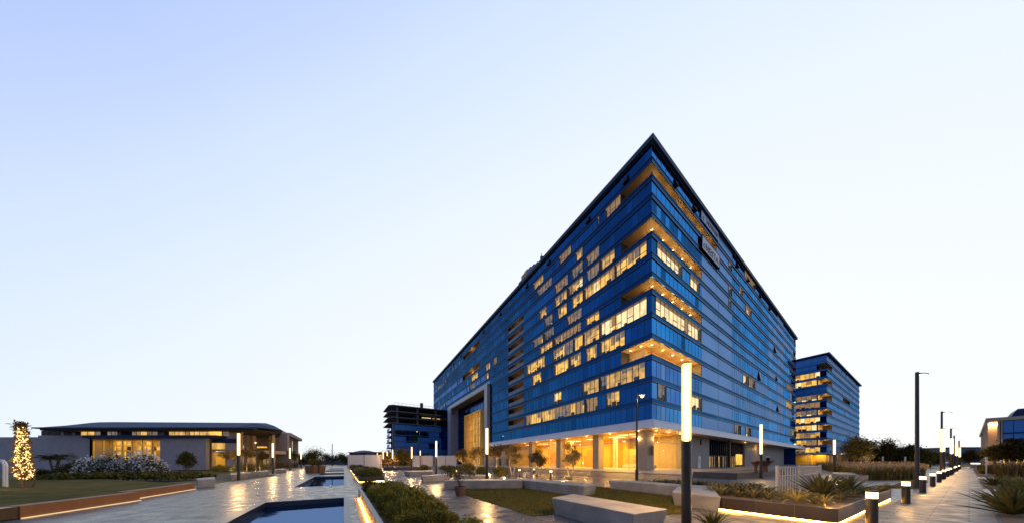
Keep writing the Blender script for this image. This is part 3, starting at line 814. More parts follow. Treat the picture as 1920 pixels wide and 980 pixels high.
# right podium: stone wall, door, dark curtain wall, lit recess, end wall
b = MB(); FR.box(b, lob_r + .05, 30.5, .12, 6.79, -3.4, -2.2, 'stone'); b.build('podium_wall', tower)
b = MB(); FR.box(b, 24.0, 25.3, .12, 2.7, -2.19, -2.12, 'white'); d_ = b.build('door', tower)
b = MB(); FR.box(b, 24.4, 24.9, 1.2, 2.3, -2.119, -2.10, 'lit_c'); b.build('door_glass', d_)
for s_, zz in ((18.0, 3.2), (25.2, 5.2)):
    b = MB(); FR.box(b, s_, s_ + .25, zz, zz + 1.3, -2.195, -2.0, 'black'); b.build('wall_light', tower)
b = MB(); FR.quad(b, 30.5, 58, 2.9, 6.79, -3.0, 'glass_a'); FR.quad(b, 30.5, 58, .12, 2.9, -3.0, 'pane'); cw = b.build('curtain_wall', tower)
b = MB()
for i in range(19): FR.box(b, 30.5 + i * 1.5, 30.62 + i * 1.5, .12, 6.79, -2.98, -2.75, 'mullion')
FR.box(b, 30.5, 58, 2.85, 3.0, -2.985, -2.7, 'mullion'); b.build('mullions', cw)
b = MB(); rr = random.Random(9)
for i in range(18):
    FR.quad(b, 30.55 + i * 1.5, 32 + i * 1.5, .13, 2.85, -4.6, rr.choice(['lit_d', 'lit_b', 'lit_c', 'lit_b', 'furn']))
b.build('shop_interior', tower)
b = MB(); FR.box(b, 40.5, 41.0, .12, 6.79, -1.6, -1.1, 'darkpole'); b.build('pillar', tower)
b = MB(); FR.box(b, 51.0, 56.0, .6, 3.6, -2.7, -2.5, 'lit_a'); b.build('lit_display', tower)
b = MB(); FR.box(b, 58.0, 66, .12, 6.79, -3.4, -2.4, 'stone'); b.build('podium_wall', tower)
b = MB(); FR.box(b, 66.0, 80, .12, 6.79, -3.4, -2.4, 'stonewarm'); b.build('podium_wall', tower)
point('wall_point', FR.p(70, -1.2, 5.6), 90, (1, .6, .2), .2, tower)
soffit_spots(tower, FR, [52, 68], -.9, SOF, 30)
b = MB(); FR.box(b, 80.0, 112, .12, 6.79, -3.4, -2.8, 'stone'); b.build('podium_wall', tower)
b = MB(); FR.box(b, 83, 89, .12, 3.3, -2.79, -2.7, 'white'); FR.box(b, 83.4, 88.6, .13, 3.0, -2.699, -2.66, 'glass_c'); b.build('door', tower)
point('canopy_lamp', FR.p(LR + 9, -4, 5.9), 120, (1, .62, .25), .2, tower)

# ---- entrance portal on the left face
p0, p1, pz = portal
b = MB()
FL.box(b, p0, p0 + 2.6, 0.12, pz, -4, 1.0, 'portalgrey'); FL.box(b, p1 - 5.0, p1, .12, pz, -4, 1.0, 'portalgrey')
FL.box(b, p0, p1, pz + .003, pz + 1.3, -4, 1.0, 'portalgrey')
b.build('portal_frame', tower)
b = MB(); FL.box(b, p0 + 2.61, p1 - 5.01, pz - .25, pz - .01, -3.9, .9, 'soffit'); b.build('portal_soffit', tower)
b = MB(); FL.box(b, p0 - .2, p1 + .2, pz + 1.31, pz + 2.2, -.4, .12, 'panel_pale'); b.build('portal_parapet', tower)
b = MB(); FL.quad(b, p0 + 2.6, p1 - 5, .13, pz - .26, -3.0, 'glass_c'); pg = b.build('portal_glazing', tower)
b = MB()
for i in range(26): FL.box(b, p0 + 2.7 + i * 1.6, p0 + 2.8 + i * 1.6, .13, pz - .27, -2.98, -2.85, 'mullion')
for i in range(9): FL.box(b, p0 + 2.6, p1 - 5, 2.9 * i + 2, 2.9 * i + 2.1, -2.98, -2.8, 'mullion')
b.build('mullions', pg)
g0, g1, gz = 66.5, 84.5, 20.6
b = MB(); FL.quad(b, g0, g1, .2, gz, -2.4, 'lit_a'); 
for q in (g0, g1): FL.box(b, q - .25, q + .25, .2, gz, -2.9, 1.2, 'gold')
FL.box(b, g0, g1, gz, gz + .5, -2.9, 1.2, 'gold'); sc_o = b.build('golden_screen', tower)
b = MB()
for i in range(12): FL.box(b, g0 + .5 + i * 1.55, g0 + .8 + i * 1.55, .2, gz, .3, .6, 'soffit')
for i in range(8): FL.box(b, g0 + .3, g1 - .3, 2.4 * i + 2.2, 2.4 * i + 2.35, -.1, .18, 'gold2')
b.build('slats', sc_o)
for z in (4, 10, 16): point('screen_lamp', FL.p((g0 + g1) / 2, -1.2, z), 500, (1, .6, .18), .4, tower)
b = MB(); FL.box(b, 53, 60.9, .12, 6.79, -3.5, -2, 'stone'); b.build('podium_wall', tower)
point('entrance_lamp', FL.p(58, 3, 4), 500, (1, .62, .22), .3, tower)
b = MB(); FL.box(b, 56, 57.4, .12, 2.6, -1.99, -1.9, 'darkrecess'); b.build('door', tower)

# lobby furniture (things)
def sofa(loc, rz, ln, label):
    t = thing('sofa', label, 'sofa', loc, 'sofas in the lobby')
    for nm, c, d in (('seat', (0, 0, .3), (ln, .9, .35)), ('backrest', (0, .42, .6), (ln, .22, .7)), ('armrest', (-ln / 2 + .1, .0, .45), (.2, .9, .5)), ('armrest', (ln / 2 - .1, 0, .45), (.2, .9, .5))):
        b = MB(); b.box(c, d, 'sofa'); b.build(nm, t, local=True, bevel=.05)
    t.rotation_euler = (0, 0, rz)
aL = math.atan2(LD.y, LD.x)
for s_, o_, ln, lb in ((4.4, -5.0, 3.4, 'cream sofa behind lobby glass just left of the corner pillar'), (8.9, -6.5, 2.6, 'cream sofa deeper in the lobby, second from the corner pillar'), (31, -5.5, 2.6, 'tan sofa behind the lobby glass by the far left pillar')):
    sofa(FL.p(s_, o_, .14), aL + math.pi, ln, lb)
def chair(loc, rz, label):
    t = thing('lounge_chair', label, 'chair', loc, 'chairs in the corner lobby'); t.rotation_euler = (0, 0, rz)
    b = MB(); b.box((0, 0, .45), (.6, .6, .1), 'black'); b.build('seat', t, local=True)
    b = MB(); b.box((0, .28, .85), (.6, .08, .7), 'black'); b.build('backrest', t, local=True)
    for x in (-.25, .25):
        for y in (-.25, .25):
            b = MB(); b.box((x, y, .2), (.04, .04, .4), 'darkpole'); b.build('leg', t, local=True)
chair(FR.p(7.2, -4.6, .14), .3, 'black chair in the corner lobby, first right of the corner pillar')
chair(FR.p(9.6, -4.8, .14), 2.6, 'black chair in the corner lobby, second right of the corner pillar')
t = thing('side_table', 'small round white table near the black lobby chairs', 'table', FR.p(5.6, -4.6, .14))
b = MB(); b.lathe([(.3, .0), (.3, .04), (.06, .06), (.06, .7)], (0, 0, 0), 'white', 12); b.build('pedestal', t, local=True)
b = MB(); b.lathe([(.42, .70), (.42, .75)], (0, 0, 0), 'white', 16); b.build('top', t, local=True)

# ================================================================== SECOND TOWER
C2 = Vector((143.6, 121.7)); F2L = Face(C2, UV2, -VV2); F2R = Face(C2, VV2, -UV2)
t2 = thing('office_block', 'smaller blue glass office block with brightly lit storeys, right behind the large tower', 'office building', (C2.x, C2.y, 0))
HT = 51.0; L2L, L2R = 60.0, 98.0
pitch = 3.5; nf = 13
lit2 = {2: 'a', 3: 'a', 5: 'c', 6: 'a', 7: 'c', 8: 'a', 9: 'a', 10: 'b', 11: 'a', 12: 'a'}
sd2 = 900
for i in range(nf):
    zt = HT - .9 - i * pitch; zz0 = zt - 2.45; zb = zt - pitch
    if zb < 3: break
    nb = i in (1, 3, 5, 7, 9, 11)
    for face, Lx, is_l in ((F2L, L2L, True), (F2R, L2R, False)):
        st = 0
        if nb and is_l: st = 3.0
        if nb and not is_l: st = 12.0
        sd2 += 1
        if is_l:
            if i in lit2:
                lit_run(face, max(st, 2.0), 26, zz0, zt, 1.6, lit2[i], t2, sd2)
                glass_run(face, 26.01, Lx, zz0, zt, 2.4, ['glass_f'], t2, sd2)
                if st < 2: glass_run(face, 0, 1.99, zz0, zt, 1.0, ['glass_a'], t2, sd2)
            else: glass_run(face, st, Lx, zz0, zt, 2.4, ['glass_f'], t2, sd2)
        else:
            if i == 4:
                glass_run(face, 0, 40, zz0, zt, 2.4, ['glass_r2', 'panel_pale'], t2, sd2); glass_run(face, 62, Lx, zz0, zt, 2.4, ['glass_r2', 'glass_r'], t2, sd2)
                b = MB(); face.quad(b, 40, 62, zz0, zt, -1.5, 'stonewarm'); b.poly([face.p(40, 0, zt - .015), face.p(62, 0, zt - .015), face.p(62, -1.5, zt - .015), face.p(40, -1.5, zt - .015)], 'soffit'); b.build('terrace', t2)
            else: glass_run(face, st, Lx, zz0, zt, 2.4, ['glass_r2', 'panel_pale', 'panel_pale'], t2, sd2)
        b = MB(); face.box(b, 0, Lx, zb, zz0, -.4, .12, 'glass_f' if is_l else 'band_r'); face.box(b, 0, Lx, zz0 - .1, zz0, .122, .22, 'mullion'); face.box(b, 0, Lx, zb, zb + .14, .122, .22, 'mullion'); b.build('spandrel', t2)
    if nb:
        b = MB(); dp = 2.5; i2 = corner_off(C2, F2L.n, F2R.n, -dp)
        for z, k in ((zz0, 'stone'), (zt - .015, 'soffit')):
            b.poly([F2L.p(3, 0, z), F2L.p(0, 0, z), F2R.p(12, 0, z), F2R.p(12, -dp, z), (i2.x, i2.y, z), F2L.p(3, -dp, z)], k)
        b.poly([F2R.p(12, -dp, zz0), (i2.x, i2.y, zz0), (i2.x, i2.y, zt), F2R.p(12, -dp, zt)], 'gold2' if i > 1 else 'darkrecess')
        b.poly([F2R.p(12, 0, zz0), F2R.p(12, -dp, zz0), F2R.p(12, -dp, zt), F2R.p(12, 0, zt)], 'soffit')
        b.poly([F2L.p(3, -dp, zz0), (i2.x, i2.y, zz0), (i2.x, i2.y, zt), F2L.p(3, -dp, zt)], 'lit_b' if i > 1 else 'darkrecess')
        b.build('balcony', t2)
        if i > 1: point('balcony_lamp', F2R.p(6, -1.1, zz0 + 1.1), 110, (1, .6, .2), .3, t2)
er = corner_off(C2, F2L.n, F2R.n, 1.0); a1 = er + UV2 * 62; a2 = er + VV2 * 100
b = MB(); b.prism([er, a2, Vector((a2.x - 30, a2.y + 48)), a1], HT - .55, HT, 'navy'); b.build('roof', t2)
b = MB()
for p, q in ((C2 + VV2 * L2R, C2 + VV2 * L2R + UV2 * 30), (C2 + UV2 * L2L, C2 + UV2 * L2L + VV2 * L2R * .5)):
    b.poly([(p.x, p.y, 0), (q.x, q.y, 0), (q.x, q.y, HT - .6), (p.x, p.y, HT - .6)], 'navy')
b.build('rear_wall', t2)
b = MB(); F2R.box(b, -3, 30, 4.9, 5.7, -14, 6, 'fascia'); b.build('canopy', t2)
b = MB(); F2R.quad(b, 1, 24, .05, 4.9, -5, 'gold'); F2R.quad(b, -3, 1, .05, 4.9, -5.5, 'gold3'); b.build('lobby_wall', t2)
b = MB(); F2L.box(b, 0, 60, .05, 4.9, -6, -5, 'gold'); b.build('lobby_wall', t2)
b = MB(); F2R.quad(b, -1, 22, .05, 4.88, 0, 'lobbyglass'); g_ = b.build('lobby_glazing', t2)
b = MB()
for i in range(9): F2R.box(b, -1 + i * 2.9, -.85 + i * 2.9, .05, 4.88, .01, .15, 'white')
b.build('mullions', g_)
for s_ in (-1.5, 8, 17, 26): b = MB(); F2R.box(b, s_, s_ + 1.2, .05, 4.89, 2, 3.2, 'stonewarm'); b.build('pillar', t2)
b = MB(); F2R.box(b, 25, 45, .05, 4.5, -2, -.5, 'white'); b.build('podium_wall', t2)
b = MB(); F2R.box(b, 30, 34, 1.4, 3.8, -.49, -.4, 'darkrecess'); F2R.box(b, 36, 40, 1.4, 3.8, -.49, -.4, 'darkrecess'); b.build('window', t2)
for s_ in (3, 11, 19): area('lobby_lamp', F2R.p(s_, -2.5, 4.8), 300, 4, 4, (1, .66, .25), t2)
point('canopy_lamp', F2R.p(4, 4, 4.0), 150, (1, .66, .28), .3, t2)
area('lobby_lamp', F2L.p(6, -2, 4.8), 260, 4, 4, (1, .66, .25), t2)

# ================================================================== BUILDING UNDER CONSTRUCTION
C3 = Vector((-62.0, 140.0)); F3R = Face(C3, VV2, -UV2); F3L = Face(C3, UV2, -VV2)
t3 = thing('unfinished_building', 'unfinished office block with bare concrete top floors and blue glass below, left of the tower', 'building', (C3.x, C3.y, 0))
H3 = 31.3; n3 = 10; p3 = H3 / n3
for i in range(n3 + 1):
    z = H3 - i * p3; b = MB(); ov = 2.4 if i < 4 else .4
    q = [F3R.p(-ov * .3, .4, 0), F3R.p(60, .4, 0), F3R.p(60, -24, 0), F3R.p(-ov, -24, 0), F3R.p(-ov, -2, 0)]
    if i < 5 or i >= n3: b.prism([(p.x, p.y) for p in q], z - .4, z, 'slabgrey')
    else:
        F3L.box(b, 0, 26, z - .35, z, -6, .6, 'slabgrey')
        F3R.box(b, 0, 60, z - .2, z + .1, .01, .25, 'ledge')
    b.build('floor_slab', t3)
for s_ in (1.5, 12, 22, 32, 42, 52):
    for o_ in (-2, -11, -21):
        b = MB(); F3R.box(b, s_, s_ + 1, 0, H3 - .4, o_ - 1, o_, 'slabgrey'); b.build('column', t3)
b = MB(); F3R.quad(b, 4, 59, 0, H3 - 1.2, -16, 'darkrecess'); b.build('core_wall', t3)
for i in range(7):
    z1 = H3 - (3.55 + i) * p3 + .9; z0 = z1 - p3 + .05
    if z0 < 1: z0 = 1
    glass_run(F3R, 0, 60, z0, z1, 6.0, ['glass_f', 'glass_f', 'glass_b'], t3, 1500 + i, .12)
b = MB(); F3R.box(b, -.7, .0, 0, H3 - 3.2 * p3, -.3, .3, 'ledge'); b.build('corner_post', t3)
for i in range(6):
    b = MB(); z = 3 + i * p3; F3L.quad(b, 15, 26, z, z + 2.2, .1, 'panel_pale'); b.build('window', t3)
b = MB()
for i in range(30): F3R.box(b, i * 2, i * 2 + .08, H3, H3 + 1.2, .2, .28, 'ledge')
F3R.box(b, 0, 60, H3 + 1.1, H3 + 1.2, .2, .3, 'ledge'); b.build('edge_guard', t3)
b = MB(); F3R.box(b, 15, 20, H3 - 2 * p3 + 1.1, H3 - 2 * p3 + 1.4, -3, -2.8, 'lit_w'); F3R.box(b, 21, 27, H3 - 2 * p3 + 1.1, H3 - 2 * p3 + 1.4, -3, -2.8, 'lit_a'); b.build('work_light', t3)
b = MB(); F3R.box(b, 13.5, 15, H3, H3 + 2.6, -1, 0, 'ledge'); b.build('stair_hut', t3)
hm = thing('hoist_mast', 'brown construction hoist mast standing against the unfinished block', 'hoist', tuple(F3R.p(30.5, 1.6, 0)))
b = MB()
for x in (0, 1.6):
    for y in (0, 1.6): p = F3R.p(30 + x, .8 + y, 0); b.tube([p, p + Vector((0, 0, 31.5))], [.16, .16], 'bark', 5)
for i in range(20):
    p = F3R.p(30, .8, i * 1.55); q = F3R.p(31.6, .8, i * 1.55 + 1.5); b.tube([p, q], [.1, .1], 'bark', 4)
    p = F3R.p(30, 2.4, i * 1.55); q = F3R.p(31.6, 2.4, i * 1.55 + 1.5); b.tube([p, q], [.1, .1], 'bark', 4)
b.build('lattice', hm)
p = F3R.p(30.8, 3.2, 14); b = MB(); b.box(tuple(p), (1.6, 1.4, 2.4), 'bark', math.atan2(VV2.y, VV2.x)); b.build('cage', hm)

# ================================================================== LEFT LONG BUILDING
lb = thing('long_building', 'long low grey building with blue grey roof and lit ribbon windows, far left', 'building', (-75, 50, 0))
FW = Face(Vector((-99.0, 50.0)), Vector((1, 0)), Vector((0, -1)))
def wx(px, Y=50.0): return (px - 960) / 500 * Y + 99.0
b = MB(); FW.box(b, -25, wx(168), 0, 6.15, -.6, 0, 'mauve'); FW.box(b, wx(66), wx(168), 6.16, 6.5, -.9, -.3, 'mauve'); b.build('wall', lb)
b = MB(); FW.box(b, wx(300), wx(386), 0, 6.0, -.6, 0, 'mauve'); b.build('wall', lb)
b = MB(); FW.box(b, wx(165), wx(412), 5.95, 6.45, -2, .7, 'roofmetal'); b.build('ledge', lb)
b = MB(); a0, a1 = wx(168), wx(300)
FW.quad(b, a0, a1, 0, 5.9, -2.6, 'gold'); b.poly([FW.p(a0, 0, 5.9), FW.p(a1, 0, 5.9), FW.p(a1, -2.6, 5.9), FW.p(a0, -2.6, 5.9)], 'gold3')
for q in (a0, a1): b.poly([FW.p(q, 0, 0), FW.p(q, -2.6, 0), FW.p(q, -2.6, 5.9), FW.p(q, 0, 5.9)], 'stonewarm')
rr = random.Random(3)
for i in range(13):
    for j in range(5):
        x = a0 + .4 + i * .98
        if rr.random() < .75: FW.quad(b, x, x + .7, .8 + j * 1.0, 1.5 + j * 1.0, -2.58, rr.choice(['lit_a', 'lit_b', 'lit_d', 'furn', 'lit_b']))
lw = b.build('lit_window', lb)
b = MB()
for i in range(8): FW.box(b, a0 + i * 1.88, a0 + .18 + i * 1.88, 0, 5.9, -.5, -.3, 'gold')
FW.box(b, a0, a1, 5.6, 5.9, -.6, -.2, 'gold2'); b.build('frame', lw)
for i in range(3): area('window_lamp', FW.p(a0 + 2.2 + i * 4.4, -1.3, 5.8), 60, 3, 1.5, (1, .62, .2), lb)
# clerestory
b = MB(); rr = random.Random(4); x = wx(70)
while x < wx(410):
    w_ = rr.uniform(.7, 1.4); px = (x - 99) / 50 * 500 + 960
    lit = (128 < px < 160) or (238 < px < 258) or (300 < px < 385)
    FW.quad(b, x, x + w_ - .12, 6.46, 7.45, -.9, ('lit_b' if rr.random() < .6 else 'lit_d') if lit else rr.choice(['furn', 'darkrecess', 'lit_c', 'furn', 'mauve']))
    x += w_
FW.quad(b, wx(60), wx(412), 6.44, 7.5, -.98, 'furn'); FW.quad(b, wx(386), wx(409), 6.5, 7.4, -.6, 'lit_a'); b.build('clerestory', lb)
# roof: hipped metal
b = MB()
e0, e1 = 12.8, 53.0
fo, bo, NSt = 2.2, -26, 24
def ease(t): t = max(0.0, min(1.0, t)); return math.sin(t * math.pi / 2)
rows = []
for k in range(NSt + 1):
    f = k / NSt; x = e0 + (e1 - e0) * f; hz = 2.0 * min(ease(f / .17), .25 + .75 * ease((1 - f) / .10)) - .25 * f; sh = 19 * f
    rows.append([FW.p(x, fo, 7.5), FW.p(x, fo, 7.72), FW.p(x + .3 * (1 - f), -1.2, 7.72 + hz * .72), FW.p(x, -3.5, 7.55 + hz), FW.p(x - sh * .9, bo + 4, 7.55 + hz), FW.p(x - sh, bo, 7.5)])
for k in range(NSt):
    for j_ in range(5): b.poly([rows[k][j_], rows[k + 1][j_], rows[k + 1][j_ + 1], rows[k][j_ + 1]], 'roofmetal')
    b.poly([rows[k][0], rows[k][5], rows[k + 1][5], rows[k + 1][0]], 'furn')
b.poly(rows[0], 'roofmetal'); b.poly(rows[-1], 'roofmetal')
b.build('roof', lb)
b = MB(); FW.box(b, e0 + .5, e1 - 1, 7.25, 7.49, -4, 1.6, 'furn'); b.build('eave', lb)
b = MB(); FW.box(b, wx(386), wx(409), 3.9, 5.1, -1.2, -1, 'lit_b'); FW.box(b, wx(409), wx(440), 0, 7.2, -1.6, -1.2, 'mauve'); FW.box(b, wx(386), wx(440), 5.11, 5.9, -1.19, -1, 'roofmetal'); b.build('window', lb)
# entrance wing
ew = thing('entrance_building', 'grey flat roofed building with tall columns and lit ground floor behind the left lamps', 'building', (-55.7, 61.5, 0))
C4 = Vector((-55.2, 61.5)); F4L = Face(C4, Vector((-1, 0)), Vector((0, -1))); F4R = Face(C4, UV2, VV2)
b = MB()
b.prism([F4L.p(30, 1, 0).xy, F4L.p(-.3, 1, 0).xy, (F4R.p(0, .8, 0)).xy, F4R.p(12, .8, 0).xy, F4R.p(12.5, 1.6, 0).xy, F4R.p(36, 1.6, 0).xy, F4R.p(36, -16, 0).xy, F4L.p(30, -30, 0).xy], 8.55, 9.4, 'mauve'); b.build('roof', ew)
for s_, w_ in ((.1, .75), (4.6, 1.2), (14, 1.2)):
    b = MB(); F4L.box(b, s_, s_ + w_, 0, 8.54, -.8, 0, 'cream'); b.build('column', ew)
for s_, w_ in ((9, 3.2), (22, 1.0), (34.5, 1.2)):
    b = MB(); F4R.box(b, s_, s_ + w_, 0, 8.54, -.8, .6, 'cream'); b.build('column', ew)
b = MB(); F4L.box(b, 0.5, 29, 4.2, 8.54, -5.2, -4.6, 'mauve'); F4L.box(b, 7, 29, 0, 4, -5.5, -5, 'gold'); F4L.box(b, .5, 7, 0, 4.2, -5.5, -5, 'stone'); b.build('wall', ew)
b = MB(); F4R.box(b, .8, 35, 0, 8.54, -5, -4.4, 'mauve'); b.build('wall', ew)
b = MB(); F4L.box(b, .8, 8.5, 3.35, 4.1, -4.6, 1.2, 'cream'); b.build('balcony_slab', ew)
b = MB(); F4L.box(b, 8.6, 15.5, 4.9, 5.5, -4.59, -4.5, 'lit_w'); F4L.box(b, 5.5, 8.0, 4.95, 5.25, -4.59, -4.5, 'lit_a'); b.build('lit_window', ew)
b = MB(); F4L.box(b, 9, 16, 5.9, 8.1, -4.59, -4.5, 'glass_b'); b.build('window', ew)
for i in range(5): b = MB(); F4R.box(b, 13 + i * 4.2, 15.8 + i * 4.2, 1, 7.8, -4.39, -4.3, 'glass_c'); b.build('window', ew)
for i in range(3): b = MB(); F4L.box(b, 1.5 + i * .95, 2.2 + i * .95, .02, 2.3, -2.1, -2, 'white'); b.build('door_panel', ew)
for x in (9, 14, 19, 24): area('lobby_lamp', F4L.p(x, -2.4, 4.0), 160, 4, 3, (1, .66, .26), ew)
area('porch_lamp', F4L.p(4, .2, 3.2), 90, 5, 1.5, (1, .66, .28), ew)

# ================================================================== RIGHT BUILDING + far ones
C5 = Vector((196.0, 110.0)); F5L = Face(C5, WW2, -NN2); F5R = Face(C5, -UV2, Vector((-VV2.x, -VV2.y)))
if F5L.n.dot(-C5) < 0: F5L.n = -F5L.n
t5 = thing('columned_building', 'cream building with tall square columns and blue upper glazing at the right edge', 'building', (C5.x, C5.y, 0))
Hc = 19.4
b = MB(); b.prism([F5L.p(-.15, .3, 0).xy, F5L.p(142, .3, 0).xy, F5L.p(142, -20, 0).xy, F5R.p(60, -25, 0).xy, F5R.p(60, .3, 0).xy, F5R.p(-.15, .3, 0).xy], Hc - 1.3, Hc, 'cream'); b.build('roof', t5)
for s_, w_ in ((2, 5), (22, 6), (60, 7), (110, 8)):
    b = MB(); F5L.box(b, s_, s_ + w_, 0, Hc - 1.31, -3.4, 0, 'cream'); b.build('column', t5)
for s_, w_ in ((-.4, .55), (2.0, .5), (2.75, .35)):
    b = MB(); F5R.box(b, s_, s_ + w_, 0, Hc - 1.31, -2, 0, 'cream'); b.build('column', t5)
b = MB(); F5L.box(b, 1, 141, 0, Hc - 1.31, -9, -6, 'stone'); b.build('wall', t5)
b = MB(); F5R.box(b, .2, 2.9, 0, Hc - 1.31, -3.6, -3, 'stone'); b.build('wall', t5)
b = MB(); F5L.box(b, 22, 60, 9.5, 10.3, -6, -.5, 'cream'); b.build('balcony_slab', t5)
glass_run(F5R, 3.12, 60, 10.6, Hc - 1.6, 2.0, ['glass_f'], t5, 3000, .15)
b = MB(); F5R.box(b, 3.11, 60, 9.3, 10.6, -.5, .02, 'navy'); F5R.box(b, 3.11, 60, 12.6, 13.1, .03, .2, 'navy'); b.build('spandrel', t5)
lit_run(F5R, 3.12, 60, .3, 9.2, 1.4, 'a', t5, 3001)
b = MB(); b.prism([F5R.p(6.0, -1, 0).xy, F5R.p(60, -1, 0).xy, F5R.p(60, -20, 0).xy, F5R.p(6.0, -20, 0).xy], Hc, Hc + 3, 'roofmetal', poly_b=[F5R.p(4.6, -.5, 0).xy, F5R.p(61, -.5, 0).xy, F5R.p(61, -21, 0).xy, F5R.p(4.6, -21, 0).xy]); b.build('upper_roof', t5)
for s_ in (4, 16, 40, 80): point('wall_point', F5L.p(s_, 4, 3.0), 900, (1, .58, .26), .4, t5)  # added fill lights to brighten the cream left face, no fixtures modelled
point('wall_point', F5R.p(1.6, 4, 3.0), 600, (1, .58, .26), .4, t5)  # one more added fill light, for the front columns
area('porch_lamp', F5R.p(1.4, -1.5, 17.6), 1000, 2, 1.5, (1, .6, .28), t5)

def far_block(name, label, px0, px1, ytop, Y, k, depth=25, kb=None, windows=0, y0=0.0):
    a = A(px0, ytop, Y); c = A(px1, ytop, Y)
    t = thing(name, label, 'building', ((a.x + c.x) / 2, Y, 0)); b = MB()
    b.hexa([(a.x, Y, y0), (c.x, Y, y0), (c.x, Y + depth, y0), (a.x, Y + depth, y0), (a.x, Y, a.z), (c.x, Y, a.z), (c.x, Y + depth, a.z), (a.x, Y + depth, a.z)], k)
    b.build('wall', t)
    b = MB(); h = (a.z - y0) * .06; b.box(((a.x + c.x) / 2, Y + depth / 2, a.z + h / 2 + .01), (c.x - a.x + 1, depth + 1, h), kb or 'roofmetal'); b.build('roof', t)
    for i in range(windows):
        z = y0 + (a.z - y0) * (.2 + .7 * i / windows); b = MB(); b.box(((a.x + c.x) / 2, Y - .06, z + .6), ((c.x - a.x) * .9, .1, (a.z - y0) * .35 / windows), 'glass_b'); b.build('window', t)
    return t
far_block('dark_office', 'distant dark office block beyond the end of the path', 1796, 1842, 839, 190, 'slabgrey', windows=4)
ah = far_block('arched_building', 'distant low cream building with arches behind the path lamps', 1738, 1778, 853, 150, 'cream', kb='roofmetal')
for px in (1751, 1760, 1769):
    p = A(px, 866, 149.9); b = MB(); pts = [(p.x - 1.1, 149.85, .0), (p.x + 1.1, 149.85, 0)] + [(p.x + 1.1 * math.cos(t), 149.85, 2.2 + 1.1 * math.sin(t)) for t in [math.pi * j / 8 for j in range(9)]]
    b.poly(pts, 'darkrecess'); b.build('arch', ah)
far_block('long_shed', 'long low dark roofed building behind the distant trees on the right', 1690, 1802, 849.5, 175, 'slabgrey', 12)
far_block('low_pavilion', 'low dark building with curved pale roof behind the white wall', 655, 716, 848, 120, 'darkrecess', 12, kb='slabgrey', windows=1)
b = MB()
for i, (px, h) in enumerate(((672, 842.5), (692, 845.5))):
    a = A(px, h, 119)
    b.lathe([(5.2, 0), (4.2, .7), (2.2, 1.2), (.2, 1.4)], (a.x, 124, a.z - 1.4), 'slabgrey', 14)
tag(b.build('dome_roof'), 'pair of shallow pale roof domes on the low building behind the white wall', 'roof dome')

def wall_thing(label, px0, px1, yt, yb, k, posts=True, dx=0):
    p = G(px0, yb); q = G(px1, yb); zt = EYE + (864 - yt) / 500 * p.y
    t = thing('boundary_wall', label, 'wall', ((p.x + q.x) / 2, p.y, 0))
    b = MB(); b.hexa([(p.x, p.y, 0), (q.x, q.y, 0), (q.x + dx, q.y + .4, 0), (p.x, p.y + .4, 0), (p.x, p.y, zt), (q.x, q.y, zt), (q.x + dx, q.y + .4, zt), (p.x, p.y + .4, zt)], k); b.build('panel', t)
    b = MB()
    n = max(2, int(abs(q.x - p.x) / 4))
    for i in range(n + 1): b.box((p.x + (q.x - p.x) * i / n, p.y - .03, zt / 2), (.08, .1, zt), 'slabgrey')
    b.build('joint', t)
wall_thing('white perforated boundary wall at the end of the pools', 652, 714, 852, 876, 'white')
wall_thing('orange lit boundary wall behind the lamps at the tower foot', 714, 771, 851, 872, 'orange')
wall_thing('white hoarding wall left of the nearest plaza lamp at the tower foot', 771, 812, 853.5, 873.5, 'white')
wall_thing('white hoarding wall below the entrance portal', 815, 856, 853.5, 874, 'white')
wall_thing('long blue grey boundary wall in front of the distant trees', 480, 651, 862, 870.3, 'slabgrey')
wall_thing('long blue grey wall behind the right hand shrubs', 1600, 1830, 859.5, 867.2, 'slabgrey')
point('wall_wash', G(745, 875) + Vector((0, 0, 1.0)), 900, (1, .55, .12), .3)

# ================================================================== LAMPS
COLW, BOLW = 420, 75
def light_column(loc, label, h=3.97, gb=2.12, r=.105, W=None):
    t = thing('light_column', label, 'lamp', loc, 'glowing light columns on the plaza')
    b = MB(); b.lathe([(r * 1.02, 0), (r * 1.02, gb - .03), (r * .7, gb)], (0, 0, 0), 'pole', 18); b.build('pole', t, smooth=False, local=True)
    b = MB(); b.lathe([(r * .96, gb), (r, gb + .02), (r, h - .03), (r * .9, h)], (0, 0, 0), 'lamp', 18); gs_ = b.build('glowing_shade', t, local=True, smooth=True)
    b = MB(); b.lathe([(r * .62, gb + .03), (r * .62, h - .05)], (0, 0, 0), 'lampcore', 12); b.build('lamp_core', gs_, local=True, smooth=True)
    b = MB(); b.lathe([(r * .94, h + .002), (r * .94, h + .03)], (0, 0, 0), 'pole', 18); b.build('cap', t, local=True)
    b = MB(); b.lathe([(r * 1.5, 0), (r * 1.5, .02)], (0, 0, 0), 'pole', 16); b.build('base_plate', t, local=True)
    for f in (.15, .5, .85):
        point('column_lamp', t.location + Vector((0, 0, gb + (h - gb) * f)), W or COLW, (1, .56, .20), r * .6, t)
    return t
def at(px, Y): return Vector(((px - 960) / 500 * Y, Y, 0))
